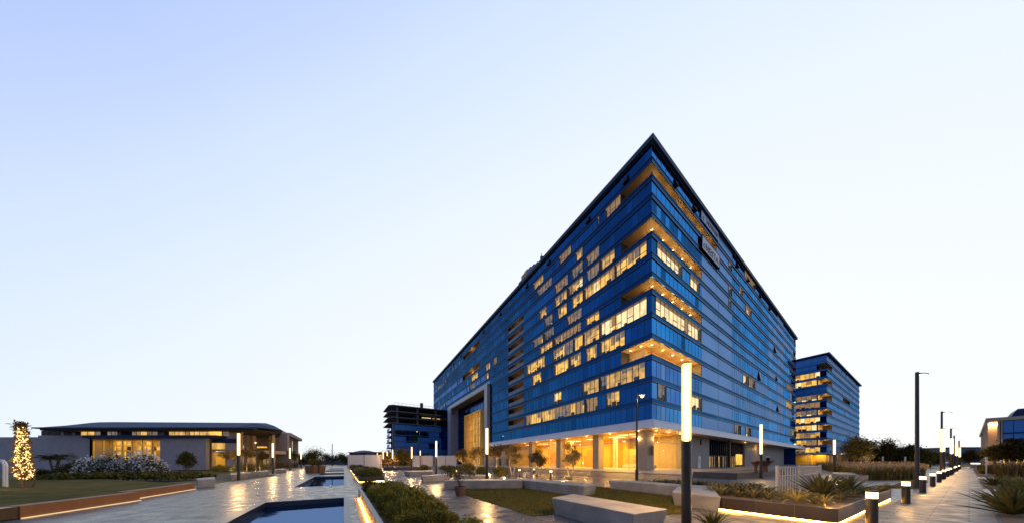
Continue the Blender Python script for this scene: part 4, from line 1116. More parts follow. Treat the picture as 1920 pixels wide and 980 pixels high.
cols = [
    (at(1287, 6.5), 'nearest and largest light column, standing between the front benches and the agave'),
    (at(913, 19.1), 'light column behind the long concrete bench in front of the entrance portal'),
    (at(818, 31.0), 'light column left of the entrance portal, in front of the white hoarding'),
    (at(772, 43.9), 'light column in front of the orange wall, third from the portal'),
    (at(736, 54), 'light column in front of the left end of the orange wall'),
    (at(718.5, 65), 'small light column just right of the white perforated wall'),
    (at(707.5, 76), 'smallest light column, over the end of the white perforated wall'),
    (at(447.5, 22.5), 'tallest light column on the left side, in front of the grey building'),
    (at(511.5, 34.8), 'light column at the corner of the entrance building, second from left'),
    (at(543.5, 47), 'light column third from left, by the end of the entrance building'),
    (at(564.5, 59.5), 'light column fourth from left, standing against the open sky')]
for ci, (p, lb_) in enumerate(cols): light_column(p, lb_, W=1000 if ci == 0 else 650 if ci < 4 else None)
light_column(at(788, 59), 'thin distant light column between two larger ones by the unfinished block', 3.97, 2.9, .09)
light_column(at(726, 64), 'thin distant light column above the orange wall', 3.97, 2.9, .09)
light_column(at(1427, 25.5), 'light column behind the charcoal planter in front of the tower', 5.15, 2.3, .115)
light_column(at(1564.5, 34), 'light column in front of the smaller office block', 4.35, 2.5, .12)
for px, Y, h, gb, lb_ in ((1767.5, 24.6, 4.6, 2.5, 'first light column along the bollard path'), (1784.5, 33, 4.45, 2.55, 'second light column along the bollard path'),
                      (1793.5, 42, 4.3, 2.5, 'third light column along the bollard path'), (1799.5, 53, 4.35, 2.5, 'last light column along the bollard path')):
    light_column(at(px, Y), lb_, h, gb, .135)

def tall_lamp(loc, label, h, rz, arm=.55, lit=False, r=.075):
    t = thing('street_lamp', label, 'street lamp', loc, 'tall street lamps'); t.rotation_euler = (0, 0, rz)
    b = MB(); b.lathe([(r * 1.5, 0), (r * 1.5, .9), (r, .95), (r * .85, h)], (0, 0, 0), 'darkpole', 12); b.build('pole', t, local=True)
    b = MB(); b.tube([(-.02, 0, h - .06), (arm * .6, 0, h - .06)], [.05, .04], 'darkpole', 6); b.build('arm', t, local=True)
    b = MB(); b.box((arm * .9, 0, h - .08), (arm * .9, .26, .07), 'white'); hd = b.build('lamp_head', t, local=True)
    b = MB()
    if lit: b.ball((arm * .9, 0, h - .20), .12, 'head', 8); point('street_lamp_light', t.location + Vector((arm * .9, 0, h - .45)), 90, (1, .62, .25), .1, t)
    else: b.box((arm * .9, 0, h - .125), (arm * .8, .2, .02), 'coolhead')
    b.build('light', hd, local=True)
tall_lamp(at(1194, 23), 'tall street lamp with a lit head in front of the tower lobby', 7.4, 0, .5, True, .085)
tall_lamp(at(1719.5, 16), 'tallest dark street lamp beside the bollards on the right', 6.95, .2, .55, r=.085)
tall_lamp(at(1765.8, 27), 'street lamp rising above the first light column on the path', 6.65, .2, .95)
tall_lamp(at(1783.0, 43), 'street lamp rising above the second light column on the path', 6.9, .2, 1.2, r=.1)
tall_lamp(at(1798.2, 70), 'street lamp rising above the last light column on the path', 7.0, .2, 1.4, r=.12)
tall_lamp(at(1789.0, 62), 'slim grey street lamp between the second and third path columns', 7.6, .2, 1.0, r=.12)
tall_lamp(at(481, 40), 'small lit street lamp in front of the entrance building porch', 4.6, 2.5, .5, True, .06)
tall_lamp(at(623, 100), 'lone tall mast lamp against the sky beyond the pools', 8.2, 3.0, .8, True, .13)
tall_lamp(at(787, 110), 'street lamp with white light in front of the unfinished block', 14, 3.4, 1.2, True, .15)
tall_lamp(at(1617, 60), 'thin street lamp beside the lit tree by the smaller block', 6.0, 0, .8, True, .07)
tall_lamp(at(1670, 70), 'thin grey street lamp among the distant right trees', 7.8, 0, .8, False, .09)

def bollard(h=.87, r=.10):
    t = thing('bollard_light', 'x', 'bollard light', (0, 0, 0), 'glowing bollards along the path')
    b = MB(); b.lathe([(r * 1.15, 0), (r * 1.15, .015), (r, .02), (r, h - .2)], (0, 0, 0), 'pole', 18); b.build('post', t, local=True)
    b = MB(); b.lathe([(r * .97, h - .2), (r * .97, h - .045)], (0, 0, 0), 'bollard_glow', 18); b.build('lamp_shade', t, local=True, smooth=True)
    b = MB(); b.lathe([(r, h - .045), (r, h - .005), (r * .9, h)], (0, 0, 0), 'pole', 18); b.build('cap', t, local=True)
    point('bollard_lamp', (0, 0, h - .12), BOLW, (1, .52, .16), .05, t)
    return t
names = ['nearest', 'second', 'third', 'fourth', 'fifth', 'sixth', 'seventh', 'eighth', 'ninth', 'tenth', 'eleventh', 'twelfth', 'thirteenth', 'last']
bol0 = bollard()
for k in range(14):
    p = Vector((9.0 + 5.95 * k, 6.67 + 3.45 * k, .008))
    lbl = f'{names[k]} glowing bollard in the row beside the right hand path'
    if k == 0: bol0.location = p; bol0['label'] = lbl
    else: copy_tree(bol0, p, 0, 1, lbl)
for px, py, s_, lbl in ((974, 893, .95, 'glowing bollard left of the small trees behind the long bench'), (1033, 899, 1, 'glowing bollard right behind the corner of the angled benches'), (1001, 888, .8, 'small distant glowing bollard between the lit saplings')):
    copy_tree(bol0, G(px, py), 0, s_, lbl, 'bollards behind the benches')

# ================================================================== BENCHES
def bench(label, top, z=.5, inset=.10, k='concrete'):
    c = Vector((sum(p[0] for p in top) / len(top), sum(p[1] for p in top) / len(top)))
    def ins(p): d = Vector(p) - c; return c + d * (1 - inset / d.length * 1.2)
    b = MB(); b.prism([Vector(p) for p in top], .0, z, k, poly_b=[ins(p) for p in top])
    o = b.build('concrete_bench', bevel=.018); tag(o, label, 'bench', 'angular concrete benches'); return o
bench('nearest concrete bench, tapered block in front of the light column', [(1.2, 8.08), (2.55, 5.57), (3.6, 6.16), (2.07, 9.05)])
bench('long concrete bench behind the potted plant', [(-3.9, 15.1), (.62, 15.55), (1.15, 16.9), (-3.6, 16.6)], inset=.06)
bench('concrete bench angled off the long one toward us', [(.66, 15.6), (3.2, 11.8), (4.06, 12.7), (1.3, 16.85)], inset=.12)
bench('concrete bench on the lawn behind the nearest light column, left part', [(5.55, 15.35), (7.52, 11.88), (8.6, 12.35), (6.5, 15.9)], inset=.12)
bench('pointed concrete bench slab touching the bromeliad planter', [(5.75, 9.6), (6.42, 8.2), (9.1, 12.2), (7.7, 12.3)], inset=.15)
bench('small concrete bench with charcoal end behind the potted plant', [tuple(G(888, 893, .5).xy), tuple(G(925, 893, .5).xy), tuple(G(925, 886, .5).xy), tuple(G(888, 886, .5).xy)][:4] if False else [(-4.0, 20.4), (-1.9, 20.4), (-1.9, 22), (-4.0, 22)])
def bench_px(label, pts, z=.5, inset=.1): bench(label, [tuple(G(px, py, z).xy) for px, py in pts], z, inset)
bench_px('pale concrete bench left of the plaza, farther one of the pair', [(757, 882.3), (767, 883.8), (812, 882.5), (812, 880)], .5)
bench_px('pale concrete bench right of the pair near the potted plant', [(788, 890.5), (792, 891.5), (845, 889), (840, 886.5)], .5)
bench_px('left side concrete bench beside the tallest column', [(431, 886.5), (433, 889), (468, 885.5), (466, 883.5)], .5)
bench_px('left side concrete bench between the first two columns', [(483, 882.5), (485, 884), (505, 882), (502, 880)], .5)
bench_px('left side concrete bench right of the second column', [(516, 878.3), (518, 879.6), (536, 879), (534, 877.4)], .5)
bench_px('curved pale concrete seat wall beside the tall grasses', [(1559, 887), (1628.5, 891), (1626, 886), (1562, 884)], .42, .1)
bench_px('low grey concrete block at the end of the corten planter', [(367, 896), (370, 899), (404, 897), (402, 893)], .5)

# ================================================================== PLANTERS
# hedge planter by the pools
HP = [AB(-6, .602), AB(-6, 2.4), AB(15.2, 2.4), AB(15.2, .602)]
tp = thing('hedge_planter', 'low granite edged planter of junipers beside the glowing water channel', 'planter', tuple(AB(6, 1.5)))
b = MB()
def abox(mb, a0, a1, b0, b1, z0, z1, k): mb.hexa([AB(a0, b0, z0), AB(a0, b1, z0), AB(a1, b1, z0), AB(a1, b0, z0), AB(a0, b0, z1), AB(a0, b1, z1), AB(a1, b1, z1), AB(a1, b0, z1)], k)
abox(b, -6, 15.2, .602, .68, -.1, .27, 'pavgold'); abox(b, -6, 15.2, 2.42, 2.5, -.1, .10, 'coping'); abox(b, 15.12, 15.2, .682, 2.419, -.1, .2, 'coping'); b.build('wall', tp)
b = MB(); abox(b, -6, 15.2, .59, .70, .272, .32, 'coping'); b.build('coping', tp)
b = MB(); b.poly([AB(-6, .681, .08), AB(-6, 2.419, .08), AB(15.11, 2.419, .08), AB(15.11, .681, .08)], 'soil'); b.build('soil', tp)
b = MB(); abox(b, -4, 13.7, .535, .56, -.075, -.055, 'led'); tag(b.build('strip_light'), 'bright amber strip light in the sunk channel beside the pool', 'strip light')

def box_planter(label, a0, a1, b0, b1, h, gap=.06):
    t = thing('box_planter', label, 'planter', tuple(AB((a0 + a1) / 2, (b0 + b1) / 2)))
    b = MB()
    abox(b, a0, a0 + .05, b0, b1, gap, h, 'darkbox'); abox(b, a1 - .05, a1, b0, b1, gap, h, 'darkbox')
    abox(b, a0 + .051, a1 - .051, b0, b0 + .05, gap, h, 'steelbox'); abox(b, a0 + .051, a1 - .051, b1 - .05, b1, gap, h, 'darkbox')  # pool-side wall lighter: its lit look is put into the cladding colour
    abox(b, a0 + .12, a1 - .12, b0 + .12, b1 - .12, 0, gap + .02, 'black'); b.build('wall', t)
    b = MB(); b.poly([AB(a0 + .05, b0 + .05, h - .07), AB(a0 + .05, b1 - .05, h - .07), AB(a1 - .05, b1 - .05, h - .07), AB(a1 - .05, b0 + .05, h - .07)], 'soil'); b.build('soil', t)
    b = MB(); abox(b, a0 + .03, a0 + .09, b0 + .05, b1 - .05, .012, .04, 'led'); b.build('strip_light', t)
    b = MB(); abox(b, a0 + .1, a1 - .1, b0 + .03, b0 + .09, .012, .04, 'led'); b.build('strip_light', t)
    return t
box_planter('dark planter box glowing underneath beside the second pool', 23.5, 33.5, .95, 2.75, .42)
box_planter('dark planter box glowing underneath, second along the pools', 37.0, 46, .95, 2.75, .42)
box_planter('dark planter box glowing underneath, third along the pools', 49.5, 58, .95, 2.75, .42)

# right planter (agaves): faces along UV2 and WW2
C6 = Vector((8.07, 6.6)); tpl = thing('agave_planter', 'large dark bronze planter full of agaves with amber light along its foot', 'planter', (C6.x, C6.y, 0))
def CP(u_, w_, z): p = C6 + UV2 * u_ + WW2 * w_; return Vector((p.x, p.y, z))
def cbox(mb, u0, u1, w0, w1, z0, z1, k): mb.hexa([CP(u0, w0, z0), CP(u0, w1, z0), CP(u1, w1, z0), CP(u1, w0, z0), CP(u0, w0, z1), CP(u0, w1, z1), CP(u1, w1, z1), CP(u1, w0, z1)], k)
b = MB(); U1, W1, HH = 3.1, 9.0, .42
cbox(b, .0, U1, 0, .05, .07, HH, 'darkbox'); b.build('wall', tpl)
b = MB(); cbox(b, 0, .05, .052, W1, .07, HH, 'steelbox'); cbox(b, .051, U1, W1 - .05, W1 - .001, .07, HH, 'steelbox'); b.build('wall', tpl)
b = MB()
for u_ in (.75, 1.55, 2.35): cbox(b, u_, u_ + .008, -.003, .0, .07, HH, 'steelbox')
b.build('joint', tpl)
b = MB(); b.poly([CP(.05, .05, HH - .06), CP(.05, W1 - .05, HH - .06), CP(U1, W1 - .05, HH - .06), CP(U1, .05, HH - .06)], 'soil'); b.build('soil', tpl)
b = MB(); cbox(b, .05, U1, .03, .10, .012, .045, 'led'); b.build('strip_light', tpl)
b = MB(); cbox(b, .02, .09, .12, W1 - .05, .012, .045, 'led'); b.build('strip_light', tpl)
b = MB(); cbox(b, .12, U1, .14, W1 - .1, .0, .071, 'black'); b.build('plinth', tpl)

# charcoal planter in front of the tower's right face
gp = G(1382, 898); t = thing('stone_planter', 'charcoal stone planter with rusty steel plant screens in front of the tower', 'planter', (gp.x + 4, gp.y + 2, 0))
FG = Face(Vector((gp.x, gp.y)), VV2, -UV2)
b = MB(); FG.box(b, 0, 14, 0, .55, -3.5, 0, 'greybox'); b.build('wall', t)
b = MB(); b.poly([FG.p(.15, -.15, .555), FG.p(13.85, -.15, .555), FG.p(13.85, -3.35, .555), FG.p(.15, -3.35, .555)], 'soil'); b.build('soil', t)
def urn(px, w_, h, label):
    p = at(px, 26.0); b = MB()
    b.tube([(p.x, p.y, .55), (p.x, p.y, .55 + h * .5), (p.x, p.y, .55 + h * .8), (p.x, p.y, .55 + h)], [w_ * .5, w_ * .42, w_ * .9, w_ * 1.5], 'corten', 6)
    tag(b.build('steel_planter'), label, 'planter', 'flared corten planters')
urn(1417, .3, 1.0, 'narrow flared rusty steel planter on the charcoal planter'); urn(1434, .55, 1.1, 'wide flared rusty steel planter on the charcoal planter')
bt = thing('slatted_bench', 'pale slatted timber bench in front of the tower curtain wall', 'bench', tuple(at(1405, 31)))
p = at(1405, 31)
for i in range(3): b = MB(); b.box((p.x, p.y + i * .25, .5 + i * .22), (3.2, .12, .07), 'palebark'); b.build('slat', bt)
for x in (-1.3, 1.3): b = MB(); b.box((p.x + x, p.y + .25, .25), (.1, .6, .5), 'bark'); b.build('leg', bt)

# corten wall planter at left
def corten(p, q, label):
    d = (q - p).normalized(); n = Vector((d.y, -d.x))
    if n.x < 0: n = -n
    t = thing('steel_edging', label, 'planter edge', (*((p + q) / 2), 0), 'rusty steel lawn edgings')
    b = MB(); b.hexa([(*(p), .03), (*(q), .03), (*(q - n * .35), .03), (*(p - n * .35), .03), (*(p), .36), (*(q), .36), (*(q - n * .35), .36), (*(p - n * .35), .36)], 'corten'); b.build('panel', t)
    b = MB(); b.hexa([(*(p + n * .01), .005), (*(q + n * .01), .005), (*(q + n * .05), .005), (*(p + n * .05), .005), (*(p + n * .01), .03), (*(q + n * .01), .03), (*(q + n * .05), .03), (*(p + n * .05), .03)], 'led_soft'); b.build('strip_light', t)
corten(Vector((-13.65, 7.4)), Vector((-15.15, 10.85)), 'nearer rusty steel lawn edging with a strip light at its foot')
corten(Vector((-15.75, 10.95)), Vector((-18.1, 15.2)), 'farther rusty steel lawn edging with a strip light at its foot')
b = MB(); b.poly([(-13.9, 7.3, .30), (-15.3, 10.9, .30), (-15.9, 11.0, .30), (-18.3, 15.3, .30), (-34, 21, .30), (-60, 18, .30), (-60, 5, .30), (-18, 5.5, .30)], 'lawn'); struct(b.build('lawn'))
b = MB(); p, q = Vector((-13.64, 7.36)), Vector((-12.6, 4.6)); b.hexa([(*p, .03), (*q, .03), (q.x - .35, q.y, .03), (p.x - .35, p.y, .03), (*p, .35), (*q, .35), (q.x - .35, q.y, .35), (p.x - .35, p.y, .35)], 'darkbox'); tag(b.build('steel_edging'), 'dark brown steel lawn edging at the bottom left corner', 'planter edge')
b = MB(); b.poly([(-20, 16.2, .006), (-26, 30, .006), (-50, 47, .006), (-110, 47, .006), (-110, 20, .006), (-34, 21.2, .006)], 'ground'); struct(b.build('garden_ground'))
b = MB(); b.poly([(-36, 34, .01), (-44, 47, .01), (-58, 60, .01), (-64, 58, .01), (-60, 47.5, .01), (-40, 33, .01)], 'lawn'); struct(b.build('lawn'))

# ================================================================== VEGETATION
def rv(r_, s=1.0): return Vector((r_.gauss(0, s), r_.gauss(0, s), r_.gauss(0, s)))
def tree(label, base, h, cw, z0, leaf, n, seed, group=None, bark='bark', lsz=.16, clumps=16, name='tree', trunk_r=.09, forks=1, cat='tree', flat=.8, dens=.34):
    r_ = random.Random(seed); t = thing(name, label, cat, tuple(base), group)
    tb = MB(); cb = MB(); cz_ = (z0 + h) / 2; ch = (h - z0) / 2
    tops = []
    for f in range(forks):
        a = 2 * math.pi * f / max(1, forks) + r_.random(); sp = .0 if forks == 1 else cw * .16
        p0 = Vector((math.cos(a) * sp * .2, math.sin(a) * sp * .2, 0)); p1 = Vector((math.cos(a) * sp * .7 + r_.gauss(0, .03), math.sin(a) * sp * .7, z0 * .6)); p2 = Vector((math.cos(a) * sp * 1.3, math.sin(a) * sp * 1.3, z0 + ch * .5))
        tb.tube([p0, p1, p2], [trunk_r * 1.25, trunk_r * .8, trunk_r * .5], bark, 7); tops.append((p1, p2))
    for c in range(clumps):
        while True:
            q = Vector((r_.uniform(-1, 1), r_.uniform(-1, 1), r_.uniform(-1, 1)))
            if .25 < q.length < 1: break
        cc = Vector((q.x * cw / 2 * .82, q.y * cw / 2 * .82, cz_ + q.z * ch * .85))
        p1, p2 = r_.choice(tops)
        mid = (p2 + cc) / 2 + Vector((0, 0, -.1 * ch))
        tb.tube([p1 * .35 + p2 * .65, mid, cc], [trunk_r * .38, trunk_r * .25, trunk_r * .1], bark, 5)
        rad = cw * dens * r_.uniform(.45, .8)
        for k in range(n // clumps):
            o = rv(r_, rad * .5); o.z *= flat
            p = cc + o; d = (o * .5 + rv(r_, rad * .5)).normalized() if o.length > 0 else Vector((0, 0, 1))
            d.z -= .15
            cb.leaf(p, d, Vector((0, 0, 1)), lsz * r_.uniform(.7, 1.4), lsz * r_.uniform(.4, .7), leaf if not isinstance(leaf, (list, tuple)) else r_.choice(leaf))
    tb.build('trunk', t, local=True, smooth=True); cb.build('crown', t, local=True)
    return t

def mound(seed, w_=1.0, h=.7, n=1700, leaf='leaf_olive', lsz=.07, spiky=.6):
    r_ = random.Random(seed); b = MB(); K = 16; cl = []
    for i in range(K):
        a = i * 2.399; el_ = math.asin(min(1, .12 + .88 * (i + .5) / K)); R_ = r_.uniform(.72, .95)
        cl.append((Vector((math.cos(a) * math.cos(el_) * w_ * .36, math.sin(a) * math.cos(el_) * w_ * .36, h * (.16 + .58 * math.sin(el_)))) * R_, w_ * r_.uniform(.15, .24)))
    for c, rad in cl:
        for k in range(n // K):
            d = rv(r_, 1).normalized(); d.z = d.z * .8 + .15
            p = c + d * rad * r_.uniform(.5, 1.0)
            if p.z < .01: p.z = .01
            cb = (d * spiky * .35 + Vector((0, 0, .15)) + rv(r_, .55)).normalized()
            b.leaf(p, cb, rv(r_, 1), lsz * r_.uniform(.8, 1.9), lsz * .42, leaf)
        b.tube([(c.x * .2, c.y * .2, 0), (c.x, c.y, c.z)], [.015, .008], 'bark', 4)
    return b
mprot = []
for i in range(4):
    b = mound(40 + i, .86, .84, 2000, 'leaf_olive', .075); mprot.append(b.build('juniper', local=True))
r_ = random.Random(77); used = [False] * 4
a_ = 14.6; row = 0
while a_ > 4.2:
    for bb in ((1.5,) if row % 2 else (1.12, 1.88)):
        k = r_.randrange(4); loc = AB(a_ + r_.uniform(-.2, .2), bb + r_.uniform(-.1, .1), .06); s_ = r_.uniform(.66, 1.1)
        o = mprot[k] if not used[k] else copy_tree(mprot[k]); used[k] = True
        o.location = loc; o.rotation_euler = (0, 0, r_.uniform(0, 6.28)); o.scale = (s_, s_, s_ * r_.uniform(.85, 1.1))
        tag(o, 'dark olive juniper mound packed in the planter beside the glowing channel', 'shrub', 'junipers in the pool planter')
    a_ -= .5; row += 1
for k in range(4):
    if not used[k]: bpy.data.objects.remove(mprot[k])

# looser shrubs in the box planters
lp = mound(61, 1.1, .6, 700, 'leaf_mid', .10, 1.0).build('leafy_shrub', local=True); lp2 = mound(62, 1.1, .55, 700, 'leaf_brom', .10, 1.1).build('leafy_shrub', local=True)
first = [True, True]
for (a0, a1), lbl in (((23.9, 33), 'loose leafy shrub in the first glowing planter box by the pools'), ((37.4, 45.6), 'loose leafy shrub in the second glowing planter box by the pools'), ((49.9, 57.6), 'loose leafy shrub in the third glowing planter box by the pools')):
    a_ = a0 + .2
    while a_ < a1:
        for bb in (1.4, 2.3):
            k = r_.randrange(2); src = (lp, lp2)[k]
            o = src if first[k] else copy_tree(src); first[k] = False
            o.location = AB(a_, bb + r_.uniform(-.15, .15), .34); o.rotation_euler = (0, 0, r_.uniform(0, 6)); s_ = r_.uniform(.8, 1.3); o.scale = (s_, s_, s_)
            tag(o, lbl, 'shrub', 'shrubs in the ' + lbl.split()[5] + ' glowing planter box')
        a_ += 1.1

def rosette(seed, n=26, ln=.55, wd=.07, leaf='leaf_agave', curl=.5, up=.9, stiff=True):
    r_ = random.Random(seed); b = MB(); i_ = b.mi(leaf)
    for i in range(n):
        az = i * 2.399 + r_.uniform(-.2, .2); f = i / n
        elev = R(8 + 74 * (f ** .8)) * up + r_.uniform(-.08, .08); l_ = ln * r_.uniform(.8, 1.1) * (.8 + .2 * (1 - f)); w_ = wd * r_.uniform(.85, 1.1)
        d = Vector((math.cos(az), math.sin(az), 0)); sd_ = Vector((-d.y, d.x, 0)); base = len(b.v); p = d * .02 + Vector((0, 0, .03)); e = elev; NS = 6
        for j in range(NS + 1):
            tt = j / NS; ww = w_ * (.55 + .9 * tt - 1.45 * tt ** 2.2) if tt < .999 else .002
            ww = max(ww, .002); upv = Vector((0, 0, 1)) * math.cos(e) - d * math.sin(e)
            b.v.extend([tuple(p + sd_ * ww / 2 + upv * ww * .28), tuple(p), tuple(p - sd_ * ww / 2 + upv * ww * .28)])
            e2 = e - curl * tt * .32
            p = p + (d * math.cos(e2) + Vector((0, 0, 1)) * math.sin(e2)) * l_ / NS; e = e2
        for j in range(NS):
            q = base + j * 3
            b.f.append((q, q + 1, q + 4, q + 3)); b.m.append(i_); b.f.append((q + 1, q + 2, q + 5, q + 4)); b.m.append(i_)
    return b
def place(src_used, loc, rz, s_, label, cat, group=None):
    src, used = src_used
    o = src if not used[0] else copy_tree(src); used[0] = True
    o.location = loc; o.rotation_euler = (0, 0, rz); o.scale = (s_,) * 3
    tag(o, label, cat, group)
    if not group and 'group' in o: del o['group']
    return o
AG = (rosette(1, 38, 1.05, .17, 'leaf_agave', .15, 1.0).build('agave', local=True, smooth=True), [False])
AG2 = (rosette(2, 30, .62, .075, 'leaf_agave', .5, 1.0).build('agave', local=True, smooth=True), [False])
BR = [(rosette(10 + i, 24, .34, .05, 'leaf_brom', .9, .9).build('bromeliad', local=True, smooth=True), [False]) for i in range(3)]
YL = (rosette(20, 34, .52, .035, 'leaf_yel', 1.3, 1.0).build('striped_lily', local=True, smooth=True), [False])
SP = (rosette(22, 40, .48, .022, 'leaf_brom', 1.5, 1.0).build('spider_plant', local=True, smooth=True), [False])
place(AG2, (4.62, 6.12, .01), .4, 1.05, 'dark spiky agave at the foot of the nearest light column', 'agave')
zs = HH - .06
def CPx(px, py, z=zs): p = G(px, py, z); return p
place(AG, CPx(1541, 934), .3, 1.0, 'largest agave with broad stiff leaves in front of the white railing', 'agave')
place(AG, CPx(1589, 924), 1.5, .85, 'second large agave, right behind the biggest one', 'agave')
place(AG2, CPx(1609, 929), 2.5, .8, 'small dark agave near the right end of the planter', 'agave')
place(YL, CPx(1497, 943), .2, 1.35, 'bright yellow striped lily clump in front of the railing', 'plant')
place(YL, CPx(1472, 935), 1.2, 1.05, 'smaller yellow striped lily clump at the railing post', 'plant')
place(SP, CPx(1545, 947), .5, 1.17, 'arching pale spider plant near the planter corner', 'plant')
place(SP, CPx(1576, 939), 2.2, 1.30, 'arching spider plant right of the large agave', 'plant')
place(SP, CPx(1528, 946), 1.1, 1.04, 'arching spider plant left of the planter corner', 'plant')
place(SP, CPx(1443, 938), 3.1, 1.23, 'dark arching spider plant at the left end of the bare soil', 'plant')
place(SP, CPx(1600, 935), 3.9, 1.17, 'arching spider plant beside the right planter edge', 'plant')
for q, W in ((G(1490, 950, .5), 8), (G(1555, 938, .55), 8), (G(1440, 926, .65), 14), (G(1395, 926, .75), 14), (G(1600, 932, .6), 7)):
    point('spike_uplight', q, W, (1, .62, .20), .06)
# bromeliads in rows behind the pointed bench
r_ = random.Random(12); spots = []
for i in range(46):
    px = r_.uniform(1335, 1440); f = (px - 1335) / 105; py = r_.uniform(912 + 4 * f, 930 + 8 * f)
    spots.append((px, py))
for px, py in spots:
    place(BR[r_.randrange(3)], CPx(px, py, .30), r_.uniform(0, 6), r_.uniform(1.15, 1.75), 'grey green bromeliad in the dense patch beside the pointed bench', 'bromeliad', 'bromeliads beside the pointed bench')
for i in range(20):
    px = 1212 + i * 7.2 + r_.uniform(-3, 3); py = 909 + (px - 1212) * .03 + r_.uniform(-1.5, 1.5)
    place(BR[r_.randrange(3)], CPx(px, py, .1), r_.uniform(0, 6), r_.uniform(1.4, 2.0), 'grey green bromeliad in the row behind the lawn bench', 'bromeliad', 'bromeliads behind the lawn bench')
for i in range(14):
    px = r_.uniform(1612, 1668); py = 924 - (px - 1612) * .10 + r_.uniform(-3, 3)
    place(BR[r_.randrange(3)], CPx(px, py, zs), r_.uniform(0, 6), r_.uniform(.8, 1.2), 'grey green bromeliad at the right end of the agave planter', 'bromeliad', 'bromeliads in the agave planter')
# right beds
for px, py, s_, lb_ in ((1896, 966, 1.25, 'big agave at the bottom right corner, nearest one'), (1888, 948, 1.1, 'big agave in the right bed, behind the nearest one'), (1915, 952, 1.2, 'big agave cut by the right picture edge'), (1913, 922, 1.15, 'agave at the right edge beyond the first side path')):
    place(AG, G(px, py), px * .1, s_ * .8, lb_, 'agave')
for px, py, s_, lb_ in ((1862, 911, 1.5, 'round dark agave in the second right bed by the path'), (1895, 913, 1.3, 'narrow leaved agave in the middle of the second right bed'), (1876, 899, 1.3, 'small dark agave at the back of the second right bed'), (1843, 888, 1.5, 'agave by the path in front of the tall grasses')):
    place(AG2, G(px, py), px * .1, s_, lb_, 'agave')

# tall grasses (uncountable)
def grass_bed(name, polyfn, n, hmin, hmax, seed, leaf='leaf_grass', tip=True, wd=.03):
    r_ = random.Random(seed); b = MB()
    for i in range(n):
        p = polyfn(r_); h = r_.uniform(hmin, hmax); a = r_.uniform(0, 6.28); ln = h * r_.uniform(.1, .4)
        d = Vector((math.cos(a), math.sin(a), 0)); sd_ = Vector((-d.y, d.x, 0)) * wd * r_.uniform(.6, 1.3)
        m_ = p + d * ln * .4 + Vector((0, 0, h * .6)); e = p + d * ln + Vector((0, 0, h)); k = b.mi(leaf); q = len(b.v)
        b.v.extend([tuple(p - sd_), tuple(p + sd_), tuple(m_ + sd_ * .8), tuple(m_ - sd_ * .8), tuple(e)])
        b.f.append((q, q + 1, q + 2, q + 3)); b.m.append(k); b.f.append((q + 3, q + 2, q + 4)); b.m.append(k)
        if tip and r_.random() < .22:
            b.leaf(e - Vector((0, 0, h * .12)), Vector((d.x * .4, d.y * .4, 1)), Vector((d.y, -d.x, .1)), h * .28, wd * 2.2, 'leaf_tip')
    o = b.build(name); struct(o, 'stuff'); o['label'] = name.replace('_', ' '); return o
def quad_fn(a, b_, c, d):
    def f(r_):
        u_, v_ = r_.random(), r_.random(); p = (a * (1 - u_) + b_ * u_) * (1 - v_) + (d * (1 - u_) + c * u_) * v_; return Vector((p.x, p.y, 0))
    return f
grass_bed('tall_grass', quad_fn(Vector((29.5, 22.5, 0)), Vector((35.8, 23.2, 0)), Vector((57, 37, 0)), Vector((47, 38, 0))), 9000, .75, 1.25, 1, wd=.035)
grass_bed('tall_grass', quad_fn(Vector((46, 38, 0)), Vector((62, 41, 0)), Vector((95, 62, 0)), Vector((75, 66, 0))), 5000, .9, 1.5, 2, wd=.06)
grass_bed('tall_grass', quad_fn(TN(57, 1.6), TN(72, 1.4), TN(78, 14), TN(57, 14)), 5000, .9, 1.5, 3, wd=.045)
grass_bed('low_shrubs', quad_fn(TN(72, .8), TN(116, .8), TN(116, 14), TN(74, 14)), 4000, .4, 1.0, 4, 'leaf_mid', False, .10)
grass_bed('low_shrubs', quad_fn(TN(34, 1.0), TN(48, 1.0), TN(48, 8), TN(34, 8)), 3000, .15, .5, 5, 'leaf_grass', False, .03)
lp_ = [Vector((*p, 0)) for p in lawn_poly]
def lawn_fn(r_):
    while True:
        x, y = r_.uniform(-4.3, 7.7), r_.uniform(7.7, 17.4); ins = False; j = len(lawn_poly) - 1
        for i in range(len(lawn_poly)):
            xi, yi = lawn_poly[i]; xj, yj = lawn_poly[j]
            if (yi > y) != (yj > y) and x < (xj - xi) * (y - yi) / (yj - yi) + xi: ins = not ins
            j = i
        if ins: return Vector((x, y, .012))
grass_bed('lawn_grass', lawn_fn, 30000, .03, .085, 6, 'leaf_mid', False, .007)

